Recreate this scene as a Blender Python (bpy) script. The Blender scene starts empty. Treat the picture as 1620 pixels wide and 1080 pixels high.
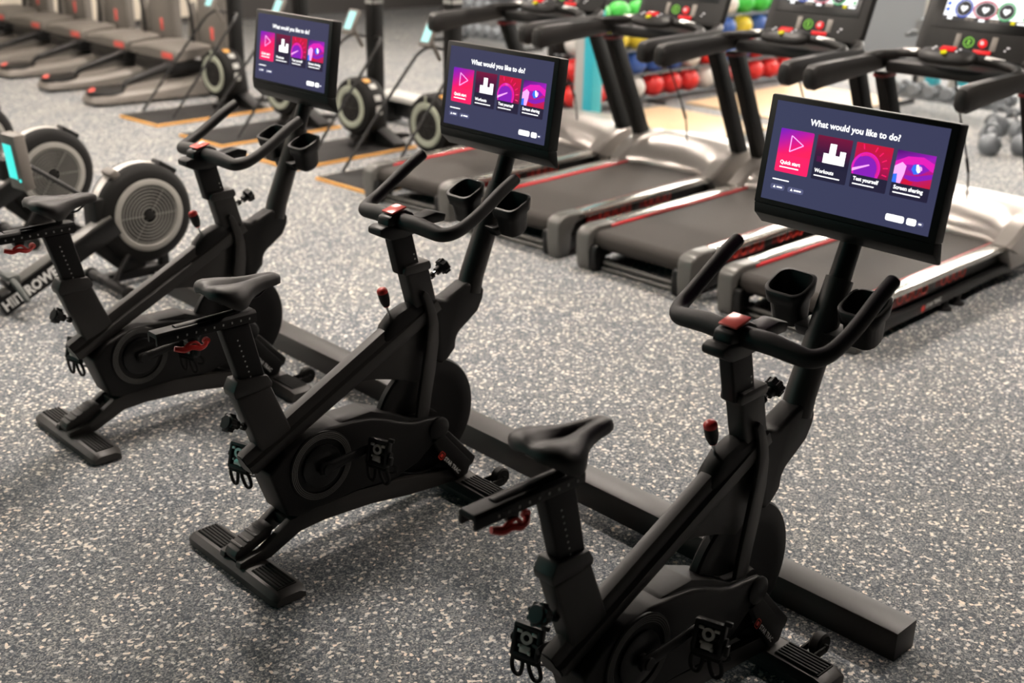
import bpy, bmesh, math, random
from mathutils import Vector, Matrix, Euler

random.seed(7)
scn = bpy.context.scene
COL = scn.collection
PI = math.pi

# ------------------------------------------------------------------ materials
def lin(c):
    return tuple(((v / 255) / 12.92 if v / 255 <= .04045 else (((v / 255) + .055) / 1.055) ** 2.4) for v in c)


def mat(name, col, rough=.5, metal=0.0, spec=.5, coat=0.0, bump=0.0, bscale=200):
    m = bpy.data.materials.new(name)
    m.use_nodes = True
    nt = m.node_tree
    b = nt.nodes['Principled BSDF']
    b.inputs['Base Color'].default_value = (*col, 1)
    b.inputs['Roughness'].default_value = rough
    b.inputs['Metallic'].default_value = metal
    b.inputs['Specular IOR Level'].default_value = spec
    b.inputs['Coat Weight'].default_value = coat
    if bump:
        tc = nt.nodes.new('ShaderNodeTexCoord')
        n = nt.nodes.new('ShaderNodeTexNoise')
        n.inputs['Scale'].default_value = bscale
        n.inputs['Detail'].default_value = 3
        bp = nt.nodes.new('ShaderNodeBump')
        bp.inputs['Strength'].default_value = bump
        bp.inputs['Distance'].default_value = .002
        nt.links.new(tc.outputs['Object'], n.inputs['Vector'])
        nt.links.new(n.outputs['Fac'], bp.inputs['Height'])
        nt.links.new(bp.outputs['Normal'], b.inputs['Normal'])
    return m


def emit(name, col, strength=1.0):
    m = bpy.data.materials.new(name)
    m.use_nodes = True
    nt = m.node_tree
    b = nt.nodes['Principled BSDF']
    b.inputs['Base Color'].default_value = (0.004, 0.004, 0.004, 1)
    b.inputs['Roughness'].default_value = .35
    b.inputs['Specular IOR Level'].default_value = .2
    b.inputs['Emission Color'].default_value = (*col, 1)
    b.inputs['Emission Strength'].default_value = strength
    return m


def emit_grad(name, stops, axis=(0, 1), strength=1.0):
    """glowing display area whose colour runs across its own UV square"""
    m = emit(name, (1, 1, 1), strength)
    nt = m.node_tree
    b = nt.nodes['Principled BSDF']
    uv = nt.nodes.new('ShaderNodeUVMap')
    dot = nt.nodes.new('ShaderNodeVectorMath')
    dot.operation = 'DOT_PRODUCT'
    dot.inputs[1].default_value = (axis[0], axis[1], 0)
    r = nt.nodes.new('ShaderNodeValToRGB')
    e = r.color_ramp.elements
    e[0].position, e[0].color = stops[0][0], (*lin(stops[0][1]), 1)
    e[1].position, e[1].color = stops[-1][0], (*lin(stops[-1][1]), 1)
    for p, c in stops[1:-1]:
        x = e.new(p)
        x.color = (*lin(c), 1)
    nt.links.new(uv.outputs['UV'], dot.inputs[0])
    nt.links.new(dot.outputs['Value'], r.inputs['Fac'])
    nt.links.new(r.outputs['Color'], b.inputs['Emission Color'])
    return m


def floor_material():
    m = bpy.data.materials.new('speckled_rubber_floor')
    m.use_nodes = True
    nt = m.node_tree
    N, L = nt.nodes, nt.links
    b = N['Principled BSDF']
    tc = N.new('ShaderNodeTexCoord')
    warp = N.new('ShaderNodeTexNoise')
    warp.inputs['Scale'].default_value = 120
    warp.inputs['Detail'].default_value = 2
    sub = N.new('ShaderNodeVectorMath'); sub.operation = 'SUBTRACT'
    sub.inputs[1].default_value = (.5, .5, .5)
    mul = N.new('ShaderNodeVectorMath'); mul.operation = 'SCALE'
    mul.inputs['Scale'].default_value = .006
    add = N.new('ShaderNodeVectorMath'); add.operation = 'ADD'
    L.new(tc.outputs['Object'], warp.inputs['Vector'])
    L.new(warp.outputs['Color'], sub.inputs[0])
    L.new(sub.outputs[0], mul.inputs[0])
    L.new(mul.outputs[0], add.inputs[0])
    L.new(tc.outputs['Object'], add.inputs[1])

    def chips(scale):
        v = N.new('ShaderNodeTexVoronoi')
        v.voronoi_dimensions = '2D'
        v.feature = 'F1'
        v.inputs['Scale'].default_value = scale
        v.inputs['Randomness'].default_value = 1
        L.new(add.outputs[0], v.inputs['Vector'])
        s = N.new('ShaderNodeSeparateColor')
        L.new(v.outputs['Color'], s.inputs[0])
        return s

    def ramp(src, stops, interp='CONSTANT'):
        r = N.new('ShaderNodeValToRGB')
        r.color_ramp.interpolation = interp
        e = r.color_ramp.elements
        e[0].position, e[0].color = stops[0][0], (*stops[0][1], 1)
        e[1].position, e[1].color = stops[1][0], (*stops[1][1], 1)
        for p, c in stops[2:]:
            x = e.new(p)
            x.color = (*c, 1)
        L.new(src, r.inputs['Fac'])
        return r
    fine = chips(210)
    r1 = ramp(fine.outputs[0], [(0, (.085, .094, .104)), (.30, (.145, .157, .168)), (.55, (.215, .222, .228)), (.78, (.29, .295, .285)), (.93, (.44, .42, .38))])
    big = chips(94)
    r2 = ramp(big.outputs[0], [(0, (0, 0, 0)), (.895, (1, 1, 1))])
    r2c = ramp(big.outputs[1], [(0, (.72, .67, .60)), (.5, (.55, .54, .52)), (.8, (.82, .72, .62))])
    big2 = chips(120)
    r3 = ramp(big2.outputs[2], [(0, (0, 0, 0)), (.86, (1, 1, 1))])
    mx1 = N.new('ShaderNodeMix'); mx1.data_type = 'RGBA'
    L.new(r3.outputs['Color'], mx1.inputs['Factor'])
    L.new(r1.outputs['Color'], mx1.inputs['A'])
    mx1.inputs['B'].default_value = (.075, .09, .105, 1)
    mx2 = N.new('ShaderNodeMix'); mx2.data_type = 'RGBA'
    L.new(r2.outputs['Color'], mx2.inputs['Factor'])
    L.new(mx1.outputs['Result'], mx2.inputs['A'])
    L.new(r2c.outputs['Color'], mx2.inputs['B'])
    # broad random patches, from a cooler to a warmer, paler tint
    bn = N.new('ShaderNodeTexNoise')
    bn.inputs['Scale'].default_value = 2.2
    bn.inputs['Detail'].default_value = 3
    L.new(tc.outputs['Object'], bn.inputs['Vector'])
    rb = ramp(bn.outputs['Fac'], [(.3, (.98, 1.0, 1.04)), (.7, (1.2, 1.18, 1.16))], 'LINEAR')
    mm = N.new('ShaderNodeMix'); mm.data_type = 'RGBA'; mm.blend_type = 'MULTIPLY'
    mm.inputs['Factor'].default_value = 1
    L.new(mx2.outputs['Result'], mm.inputs['A'])
    L.new(rb.outputs['Color'], mm.inputs['B'])
    L.new(mm.outputs['Result'], b.inputs['Base Color'])
    b.inputs['Roughness'].default_value = .75
    b.inputs['Specular IOR Level'].default_value = .2
    bp = N.new('ShaderNodeBump')
    bp.inputs['Strength'].default_value = .12
    bp.inputs['Distance'].default_value = .001
    L.new(fine.outputs[1], bp.inputs['Height'])
    L.new(bp.outputs['Normal'], b.inputs['Normal'])
    return m


def wood_material():
    m = mat('pale_wood', (.62, .46, .28), .4)
    nt = m.node_tree
    N, L = nt.nodes, nt.links
    tc = N.new('ShaderNodeTexCoord')
    mp = N.new('ShaderNodeMapping')
    mp.inputs['Scale'].default_value = (1.2, 14, 1)
    n = N.new('ShaderNodeTexNoise')
    n.inputs['Scale'].default_value = 4
    n.inputs['Detail'].default_value = 5
    r = N.new('ShaderNodeValToRGB')
    r.color_ramp.elements[0].color = (.50, .34, .18, 1)
    r.color_ramp.elements[1].color = (.70, .54, .36, 1)
    L.new(tc.outputs['Object'], mp.inputs['Vector'])
    L.new(mp.outputs[0], n.inputs['Vector'])
    L.new(n.outputs['Fac'], r.inputs['Fac'])
    L.new(r.outputs['Color'], N['Principled BSDF'].inputs['Base Color'])
    return m


M = {
    'black': mat('black_powder_coat', (.0048, .0043, .004), .5, spec=.3, bump=.15, bscale=900),
    'dark': mat('dark_charcoal_coat', (.0255, .0235, .0215), .45, bump=.1, bscale=900),
    'plastic': mat('black_plastic', (.0042, .0041, .004), .45, spec=.35),
    'gloss': mat('gloss_black', (.0035, .0035, .0035), .3, spec=.35),
    'foam': mat('black_foam_grip', (.0085, .0077, .0071), .6, bump=.3, bscale=700),
    'saddle': mat('saddle_vinyl', (.015, .0135, .0122), .5, bump=.2, bscale=600),
    'rubber': mat('black_rubber', (.0068, .0062, .0055), .65, spec=.25),
    'chrome': mat('chrome', (.75, .75, .75), .18, 1.0),
    'cleat': mat('pedal_steel', (.50, .51, .48), .35, .7),
    'red': mat('red_plastic', (.60, .035, .03), .3),
    'redplate': mat('red_brushed_plate', (.80, .13, .11), .25, .1),
    'lightmark': mat('pale_printed_mark', (.36, .36, .34), .5),
    'ring': mat('grey_printed_ring', (.16, .157, .148), .5),
    'white': mat('white_print', (.78, .78, .76), .5),
    'silver': mat('satin_silver', (.62, .59, .55), .17, .85),
    'hood': mat('silver_hood', (.46, .43, .40), .30, .6),
    'boot': mat('grey_boot', (.115, .112, .104), .35, .2),
    'belt': mat('running_belt', (.034, .029, .025), .65, spec=.3, bump=.3, bscale=500),
    'deck': mat('black_deck_frame', (.007, .007, .007), .4),
    'tredge': mat('red_trim_line', (.62, .03, .04), .3),
    'redpanel': mat('dark_red_panel', (.16, .006, .006), .4),
    'redline': mat('bright_red_line', (.75, .05, .03), .4),
    'pylon': mat('pylon_grey', (.0042, .0042, .0038), .55, spec=.25),
    'arm': mat('armrest_black', (.010, .009, .008), .5, spec=.4),
    'console': mat('console_charcoal', (.0068, .0062, .0057), .5, spec=.35),
    'grey': mat('mid_grey_plastic', (.155, .14, .123), .5),
    'grey2': mat('soft_grey_plastic', (.19, .172, .152), .5),
    'ringgrey': mat('fan_ring_grey', (.30, .29, .265), .5),
    'ringgreen': mat('fan_ring_sage', (.36, .38, .30), .45),
    'mattop': mat('platform_rubber', (.014, .013, .0125), .7, spec=.3),
    'matedge': mat('platform_plywood_edge', (.72, .36, .085), .5),
    'wallgrey': mat('painted_wall_grey', (.20, .215, .23), .7),
    'walldark': mat('painted_wall_charcoal', (.055, .05, .047), .7),
    'wallcream': mat('lit_wall_cream', (.80, .72, .60), .7),
    'ceil': mat('ceiling_paint', (.05, .05, .05), .8),
    'teal': mat('teal_paint', (.03, .42, .52), .4),
    'palegrey': mat('pale_grey_paint', (.42, .42, .40), .5),
    'ballred': mat('ball_red', (.62, .022, .02), .4),
    'ballblue': mat('ball_blue', (.035, .10, .36), .45),
    'ballyellow': mat('ball_yellow', (.62, .48, .03), .45),
    'ballgreen': mat('ball_green', (.04, .42, .045), .45),
    'ballwhite': mat('ball_pale', (.60, .58, .55), .45),
    'iron': mat('cast_iron_grey', (.16, .175, .19), .4, .3),
    'steel': mat('bare_steel', (.50, .53, .56), .3, .8),
    'band': mat('pale_silver_band', (.70, .68, .64), .35, .35),
    'grip': mat('pulse_grip_metal', (.80, .78, .75), .35, .5),
    'darkgrille': mat('grille_back_black', (.004, .004, .004), .8, spec=.1),
    'handlegrey': mat('handle_grey', (.065, .072, .068), .5),
    'beamblack': mat('beam_black', (.021, .0182, .0162), .42, spec=.45),
    'casing': mat('display_casing', (.007, .0072, .0066), .5, spec=.3),
    'grille': mat('fan_grille_grey', (.20, .195, .18), .5),
    'em_cyan': emit('display_cyan', lin((70, 235, 225)), 1.15),
    'em_cyanw': emit('display_pale_cyan', lin((190, 255, 250)), 1.2),
    'em_navy': emit('display_navy', lin((61, 62, 92)), 1.0),
    'em_navy2': emit('display_pill_navy', lin((90, 92, 128)), 1.0),
    'em_card': emit('display_card', lin((38, 32, 58)), 1.0),
    'em_white': emit('display_white', (1, 1, 1), 1.5),
    'em_pink': emit('display_pink', lin((255, 30, 105)), 1.0),
    'em_red': emit('display_red', lin((215, 20, 60)), 1.0),
    'em_mag': emit('display_magenta', lin((235, 30, 190)), 1.0),
    'em_lilac': emit('display_lilac', lin((255, 170, 245)), 1.2),
    'em_violet': emit('display_violet', lin((140, 30, 190)), 1.0),
    'em_plum': emit('display_plum', lin((80, 12, 70)), 1.0),
    'em_blue': emit('display_blue', lin((60, 120, 255)), 1.0),
    'em_ring1': emit('display_ring_blue', lin((60, 90, 200)), 1.0),
    'em_ring2': emit('display_ring_red', lin((200, 60, 90)), 1.0),
    'em_ring3': emit('display_ring_green', lin((90, 190, 120)), 1.0),
    'em_ink': emit('display_ink', lin((58, 56, 58)), 1.0),
    'em_btnred': emit('lit_button_red', lin((255, 40, 45)), 1.0),
    'em_btnyel': emit('lit_button_yellow', lin((240, 225, 20)), 1.0),
    'em_btngrn': emit('lit_button_green', lin((130, 200, 70)), 1.0),
    'em_dot': emit('lit_dot', lin((235, 225, 220)), 1.0),
    'g_quick': emit_grad('display_quick_start', [(0, (105, 25, 195)), (.42, (190, 20, 165)), (.78, (250, 20, 110)), (1, (255, 30, 95))], (.45, .75)),
    'g_work': emit_grad('display_workout', [(0, (120, 12, 60)), (.45, (75, 15, 60)), (.8, (40, 26, 56)), (1, (34, 30, 56))], (0, 1)),
    'g_test': emit_grad('display_test', [(0, (205, 18, 60)), (.5, (190, 16, 80)), (1, (120, 16, 70))], (-.1, 1)),
    'g_share': emit_grad('display_share', [(0, (70, 12, 110)), (.35, (160, 30, 190)), (.7, (190, 25, 120)), (1, (205, 25, 50))], (.3, .7)),
}
M['floor'] = floor_material()
M['wood'] = wood_material()


# ------------------------------------------------------------------ mesh builder
def catmull(pts, n=6):
    pts = [Vector(p) for p in pts]
    out = []
    for i in range(len(pts) - 1):
        p0, p1, p2, p3 = pts[max(i - 1, 0)], pts[i], pts[i + 1], pts[min(i + 2, len(pts) - 1)]
        for k in range(n):
            t = k / n
            out.append(.5 * ((2 * p1) + (p2 - p0) * t + (2 * p0 - 5 * p1 + 4 * p2 - p3) * t * t + (3 * p1 - p0 - 3 * p2 + p3) * t ** 3))
    out.append(pts[-1])
    return out


def lerp_list(vals, n):
    out = []
    for i in range(len(vals) - 1):
        for k in range(n):
            out.append(vals[i] + (vals[i + 1] - vals[i]) * k / n)
    out.append(vals[-1])
    return out


class MB:
    def __init__(s):
        s.bm = bmesh.new()
        s.bm.loops.layers.uv.new('UVMap')
        s.mi = 0
        s.T = None

    def _merge(s, b, mtx=None):
        if mtx is not None:
            bmesh.ops.transform(b, matrix=mtx, verts=b.verts)
        if s.T is not None:
            bmesh.ops.transform(b, matrix=s.T, verts=b.verts)
        for f in b.faces:
            f.material_index = s.mi
            f.smooth = True
        me = bpy.data.meshes.new('tmp')
        b.to_mesh(me)
        b.free()
        s.bm.from_mesh(me)
        bpy.data.meshes.remove(me)
        return s

    def prism(s, pts, a, b_, axis='y', bev=0.0, seg=2, mtx=None):
        b = bmesh.new()
        def v3(p, h):
            return {'y': (p[0], h, p[1]), 'z': (p[0], p[1], h), 'x': (h, p[0], p[1])}[axis]
        lo = [b.verts.new(v3(p, a)) for p in pts]
        hi = [b.verts.new(v3(p, b_)) for p in pts]
        n = len(pts)
        b.faces.new(lo)
        b.faces.new(hi[::-1])
        for i in range(n):
            b.faces.new((lo[i], hi[i], hi[(i + 1) % n], lo[(i + 1) % n]))
        bmesh.ops.recalc_face_normals(b, faces=b.faces)
        if bev:
            bmesh.ops.bevel(b, geom=list(b.edges), offset=bev, segments=seg, profile=.5, affect='EDGES', clamp_overlap=True)
        return s._merge(b, mtx)

    def box(s, c, size, bev=0.0, rot=None, seg=2):
        b = bmesh.new()
        bmesh.ops.create_cube(b, size=1)
        bmesh.ops.scale(b, vec=size, verts=b.verts)
        if bev:
            bmesh.ops.bevel(b, geom=list(b.edges), offset=bev, segments=seg, profile=.5, affect='EDGES', clamp_overlap=True)
        m = Matrix.Translation(c)
        if rot is not None:
            m = m @ (rot if isinstance(rot, Matrix) else Euler(rot).to_matrix().to_4x4())
        return s._merge(b, m)

    def tube(s, pts, r, seg=12, n=0, flat=1.0, up=(0, 0, 1), caps=True):
        """swept tube; r one radius or one per point; flat scales the section along the second frame axis"""
        rs = r if isinstance(r, (list, tuple)) else [r] * len(pts)
        if n:
            rs = lerp_list(list(rs), n)
            pts = catmull(pts, n)
        pts = [Vector(p) for p in pts]
        b = bmesh.new()
        t = [(pts[min(i + 1, len(pts) - 1)] - pts[max(i - 1, 0)]).normalized() for i in range(len(pts))]
        u = Vector(up)
        u = (u - t[0] * u.dot(t[0]))
        if u.length < 1e-4:
            u = Vector((1, 0, 0)) - t[0] * t[0].x
        u.normalize()
        rings = []
        for i, p in enumerate(pts):
            u = (u - t[i] * u.dot(t[i])).normalized()
            w = t[i].cross(u)
            rings.append([b.verts.new(p + (u * math.cos(a) * flat + w * math.sin(a)) * rs[i]) for a in (2 * PI * k / seg for k in range(seg))])
        for i in range(len(rings) - 1):
            for k in range(seg):
                b.faces.new((rings[i][k], rings[i][(k + 1) % seg], rings[i + 1][(k + 1) % seg], rings[i + 1][k]))
        if caps:
            b.faces.new(rings[0][::-1])
            b.faces.new(rings[-1])
        bmesh.ops.recalc_face_normals(b, faces=b.faces)
        return s._merge(b)

    def rod(s, p0, p1, r, seg=16):
        return s.tube([p0, p1], r, seg)

    def loft(s, rings, closed=True, caps=True):
        b = bmesh.new()
        R = [[b.verts.new(p) for p in ring] for ring in rings]
        n = len(R[0])
        for i in range(len(R) - 1):
            for k in range(n if closed else n - 1):
                b.faces.new((R[i][k], R[i][(k + 1) % n], R[i + 1][(k + 1) % n], R[i + 1][k]))
        if caps:
            b.faces.new(R[0][::-1])
            b.faces.new(R[-1])
        bmesh.ops.recalc_face_normals(b, faces=b.faces)
        return s._merge(b)

    def lathe(s, prof, origin=(0, 0, 0), axis=(0, 0, 1), seg=32):
        """prof: (radius, height) pairs along the axis"""
        b = bmesh.new()
        rings = []
        for r, h in prof:
            if r < 1e-6:
                rings.append([b.verts.new((0, 0, h))])
            else:
                rings.append([b.verts.new((r * math.cos(2 * PI * k / seg), r * math.sin(2 * PI * k / seg), h)) for k in range(seg)])
        for i in range(len(rings) - 1):
            A, B = rings[i], rings[i + 1]
            for k in range(seg):
                k2 = (k + 1) % seg
                if len(A) == 1 and len(B) == 1:
                    continue
                if len(A) == 1:
                    b.faces.new((A[0], B[k2], B[k]))
                elif len(B) == 1:
                    b.faces.new((A[k], A[k2], B[0]))
                else:
                    b.faces.new((A[k], A[k2], B[k2], B[k]))
        bmesh.ops.recalc_face_normals(b, faces=b.faces)
        q = Vector((0, 0, 1)).rotation_difference(Vector(axis).normalized()).to_matrix().to_4x4()
        return s._merge(b, Matrix.Translation(origin) @ q)

    def ring(s, r0, r1, h, origin, axis, seg=48):
        return s.lathe([(r0, 0), (r1, 0), (r1, h), (r0, h), (r0, 0)], origin, axis, seg)

    def poly(s, pts, uv=None):
        b = bmesh.new()
        lay = b.loops.layers.uv.new('UVMap')
        f = b.faces.new([b.verts.new(p) for p in pts])
        if uv:
            for l, c in zip(f.loops, uv):
                l[lay].uv = c
        return s._merge(b)

    def text(s, body, size, mtx, align='LEFT', off=0.0, ext=0.0):
        cu = bpy.data.curves.new('txt', 'FONT')
        cu.body = body
        cu.size = size
        cu.align_x = align
        cu.align_y = 'CENTER'
        cu.offset = off
        cu.extrude = ext
        cu.resolution_u = 2
        o = bpy.data.objects.new('txt', cu)
        me = bpy.data.meshes.new_from_object(o)
        b = bmesh.new()
        b.from_mesh(me)
        bpy.data.meshes.remove(me)
        bpy.data.objects.remove(o)
        bpy.data.curves.remove(cu)
        return s._merge(b, mtx)

    def build(s, name, mats, parent=None, angle=38):
        me = bpy.data.meshes.new(name)
        s.bm.to_mesh(me)
        s.bm.free()
        for m in (mats if isinstance(mats, (list, tuple)) else [mats]):
            me.materials.append(M[m] if isinstance(m, str) else m)
        me.set_sharp_from_angle(angle=math.radians(angle))
        o = bpy.data.objects.new(name, me)
        COL.objects.link(o)
        if parent is not None:
            o.parent = parent
        return o


def thing(name, label, cat, loc=(0, 0, 0), rz=0.0, group=None):
    o = bpy.data.objects.new(name, None)
    o.empty_display_size = .1
    COL.objects.link(o)
    o.location = loc
    o.rotation_euler = (0, 0, rz)
    o['label'] = label
    o['category'] = cat
    if group:
        o['group'] = group
    return o


def tag(o, label, cat, group=None):
    o['label'] = label
    o['category'] = cat
    if group:
        o['group'] = group
    return o


def struct(o):
    o['kind'] = 'structure'
    return o


def dup(root, loc, rz, label):
    def cp(o, parent):
        c = o.copy()
        COL.objects.link(c)
        c.parent = parent
        for ch in o.children:
            cp(ch, c)
        return c
    r = cp(root, None)
    r.location = loc
    r.rotation_euler = (0, 0, rz)
    r['label'] = label
    return r


def frame(origin, xdir, ydir):
    """matrix that lays local x, y along the given directions"""
    x = Vector(xdir).normalized()
    y = Vector(ydir)
    y = (y - x * y.dot(x)).normalized()
    z = x.cross(y)
    m = Matrix((x, y, z)).transposed().to_4x4()
    m.translation = origin
    return m


# ------------------------------------------------------------------ studio bike
def bike_screen(parent):
    """lit display face: origin top left, u to the right as seen, v downwards"""
    TL, TR, BL = Vector((.5617, .2655, 1.626)), Vector((.5617, -.2655, 1.626)), Vector((.5237, .2655, 1.3468))
    ex, ey = TR - TL, BL - TL
    nrm = ex.cross(ey).normalized()
    if nrm.x > 0:
        nrm = -nrm
    names = ['em_navy', 'em_navy2', 'em_card', 'em_white', 'em_pink', 'em_mag', 'em_lilac', 'em_violet', 'em_plum', 'em_blue',
             'g_quick', 'g_work', 'g_test', 'g_share', 'em_red']
    ix = {n: i for i, n in enumerate(names)}
    m = MB()
    def P(u, v, d=0):
        return TL + ex * u + ey * v + nrm * d
    def shape(pts, k, d, uv=False):
        m.mi = ix[k]
        q = [P(u, v, d) for u, v in pts]
        if uv:
            us = [p[0] for p in pts]; vs = [p[1] for p in pts]
            uvs = [((u - min(us)) / (max(us) - min(us)), (v - min(vs)) / (max(vs) - min(vs))) for u, v in pts]
            m.poly(q, uvs)
        else:
            m.poly(q)
    def rect(u0, u1, v0, v1, k, d, r=0.0, uv=False):
        if r <= 0:
            pts = [(u0, v0), (u1, v0), (u1, v1), (u0, v1)]
        else:
            ru, rv, pts = r * .5625, r, []
            for cu, cv, a0 in ((u1 - ru, v0 + rv, -90), (u1 - ru, v1 - rv, 0), (u0 + ru, v1 - rv, 90), (u0 + ru, v0 + rv, 180)):
                for k2 in range(5):
                    a = math.radians(a0 + k2 * 22.5)
                    pts.append((cu + ru * math.cos(a), cv + rv * math.sin(a)))
        shape(pts, k, d, uv)
    def text(s_, u, v, size, k='em_white', align='LEFT', off=.0, d=.0024):
        m.mi = ix[k]
        m.text(s_, size, frame(P(u, v, d), ex, -ey), align, off)
    m.mi = 0
    m.poly([P(0, 0), P(1, 0), P(1, 1), P(0, 1)])
    text('What would you like to do?', .49, .165, .0245, align='CENTER', off=.00055)
    cw, gap, u0, v0, v1, vi = .208, .0235, .055, .265, .70, .57
    us = [u0 + i * (cw + gap) for i in range(4)]
    # quick start card
    rect(us[0], us[0] + cw, v0, v1, 'em_pink', .0008, .015)
    rect(us[0], us[0] + cw, v0, .52, 'g_quick', .0012, .012, True)
    a, b, c = (us[0] + .075, .325), (us[0] + .155, .405), (us[0] + .075, .485)
    for p, q in ((a, b), (b, c), (c, a)):
        m.mi = ix['em_lilac']
        m.tube([P(*p, .0016), P(*q, .0016)], .0016, 6)
    text('Quick start', us[0] + .03, .60, .0145, off=.0004)
    rect(us[0] + .03, us[0] + .15, .642, .653, 'em_white', .0018)
    # three picture cards
    for i, (pic, title, w) in enumerate((('g_work', 'Workouts', .155), ('g_test', 'Test yourself', .125), ('g_share', 'Screen sharing', .15))):
        u = us[i + 1]
        rect(u, u + cw, v0, v1, 'em_card', .0008, .012)
        rect(u, u + cw, v0, vi, pic, .0012, 0, True)
        text(title, u + .016, .612, .0145, off=.0004)
        rect(u + .016, u + .016 + w, .655, .666, 'em_white', .0018)
    # bar chart
    u = us[1]
    for x0, x1, y0, k in ((.015, .05, .47, 'em_plum'), (.052, .085, .43, 'em_white'), (.083, .122, .33, 'em_white'), (.12, .15, .44, 'em_white'), (.148, .182, .39, 'em_white')):
        rect(u + x0, u + x1, y0, .525, k, .0018)
    # gauge with needle and tick marks
    u = us[2]
    cu, cv = u + .075, .50
    asp = .5318 / .2818
    def pol(rad, deg):
        t = math.radians(deg)
        return cu + rad * math.cos(t) / asp, cv + rad * math.sin(t)
    shape([pol(.155, a) for a in range(-180, 27, 9)] + [(u + .15, vi), (u + .002, vi)], 'em_mag', .0015)
    shape([pol(.13, a) for a in range(-180, 40, 10)] + [(u + .13, vi), (u + .012, vi)], 'em_violet', .0017)
    for r_ in (.125, .14):
        m.mi = ix['em_pink']
        m.tube([P(*pol(r_, a), .002) for a in range(-120, 30, 12)], .0009, 5)
    for a in range(-105, 31, 19):
        p, q = pol(.185, a), pol(.235, a)
        if q[0] < u + cw - .002 and v0 + .003 < q[1] < vi - .02 and p[1] < vi - .02:
            m.mi = ix['em_pink']
            m.tube([P(*p, .002), P(*q, .002)], .0017, 6)
    shape([(u, .515), (u + .09, .455), (u + .095, .465), (u, .545)], 'em_lilac', .0022)
    # close-up of an eye in magenta light
    u = us[3]
    def eye(pts, k, d):
        shape([(u + a * cw, v0 + b * (vi - v0)) for a, b in pts], k, d)
    eye([(0, .35), (.3, .15), (.7, .1), (1, .25), (1, .5), (.6, .35), (.3, .4), (.1, .62), (0, .8)], 'em_mag', .0014)
    eye([(0, .5), (.18, .35), (.3, .45), (.28, .7), (.22, 1), (0, 1)], 'em_lilac', .0015)
    eye([(0, .75), (.1, .72), (.12, 1), (0, 1)], 'em_blue', .0016)
    eye([(.34, .52), (.5, .34), (.72, .32), (.9, .45), (.7, .62), (.5, .66)], 'em_violet', .0016)
    eye([(.44, .52), (.47, .38), (.56, .34), (.66, .36), (.7, .48), (.64, .62), (.53, .66)], 'em_blue', .0018)
    eye([(.55, .36), (.6, .34), (.68, .55), (.62, .6), (.57, .52)], 'em_white', .002)
    eye([(.62, .38), (.7, .4), (.72, .5), (.66, .52)], 'em_lilac', .0022)
    eye([(.3, .72), (.6, .7), (1, .55), (1, .7), (.65, .85), (.3, .88)], 'em_violet', .0016)
    eye([(.24, 1), (.3, .82), (.55, .9), (.5, 1)], 'em_red', .0017)
    # small captions and pills
    rect(us[0], us[0] + .105, .775, .787, 'em_white', .0012)
    rect(us[0] - .005, us[0] + .085, .83, .885, 'em_navy2', .001, .02)
    rect(us[0] + .105, us[0] + .205, .83, .885, 'em_navy2', .001, .02)
    for x in (.012, .122):
        shape([(us[0] + x, .868), (us[0] + x + .008, .842), (us[0] + x + .016, .868)], 'em_white', .0016)
    rect(us[0] + .035, us[0] + .07, .850, .864, 'em_white', .0016)
    rect(us[0] + .145, us[0] + .19, .850, .864, 'em_white', .0016)
    rect(.755, .858, .87, .935, 'em_white', .0012, .018)
    rect(.872, .925, .87, .935, 'em_white', .0012, .018)
    rect(.93, .965, .885, .925, 'em_navy2', .0011, .015)
    rect(.938, .955, .898, .912, 'em_white', .0016, .006)
    return m.build('screen', names, parent)


def knob(m, base, axis, r=.027):
    """round lobed adjuster knob on its chrome plunger"""
    a = Vector(axis).normalized()
    base = Vector(base)
    m.mi = 1
    m.rod(base, base + a * .035, .007, 10)
    m.mi = 0
    m.rod(base, base + a * .014, .012, 12)
    m.rod(base + a * .03, base + a * .05, .015, 14)
    q = base + a * .048
    prof = [(0, 0), (.017, 0), (r, .006), (r, .026), (r - .006, .033), (0, .034)]
    m.lathe(prof, q, a, 18)
    x = a.orthogonal().normalized()
    y = a.cross(x)
    for k in range(8):
        t = 2 * PI * k / 8
        d = x * math.cos(t) + y * math.sin(t)
        m.rod(q + a * .006 + d * (r - .002), q + a * .028 + d * (r - .002), .006, 8)


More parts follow.
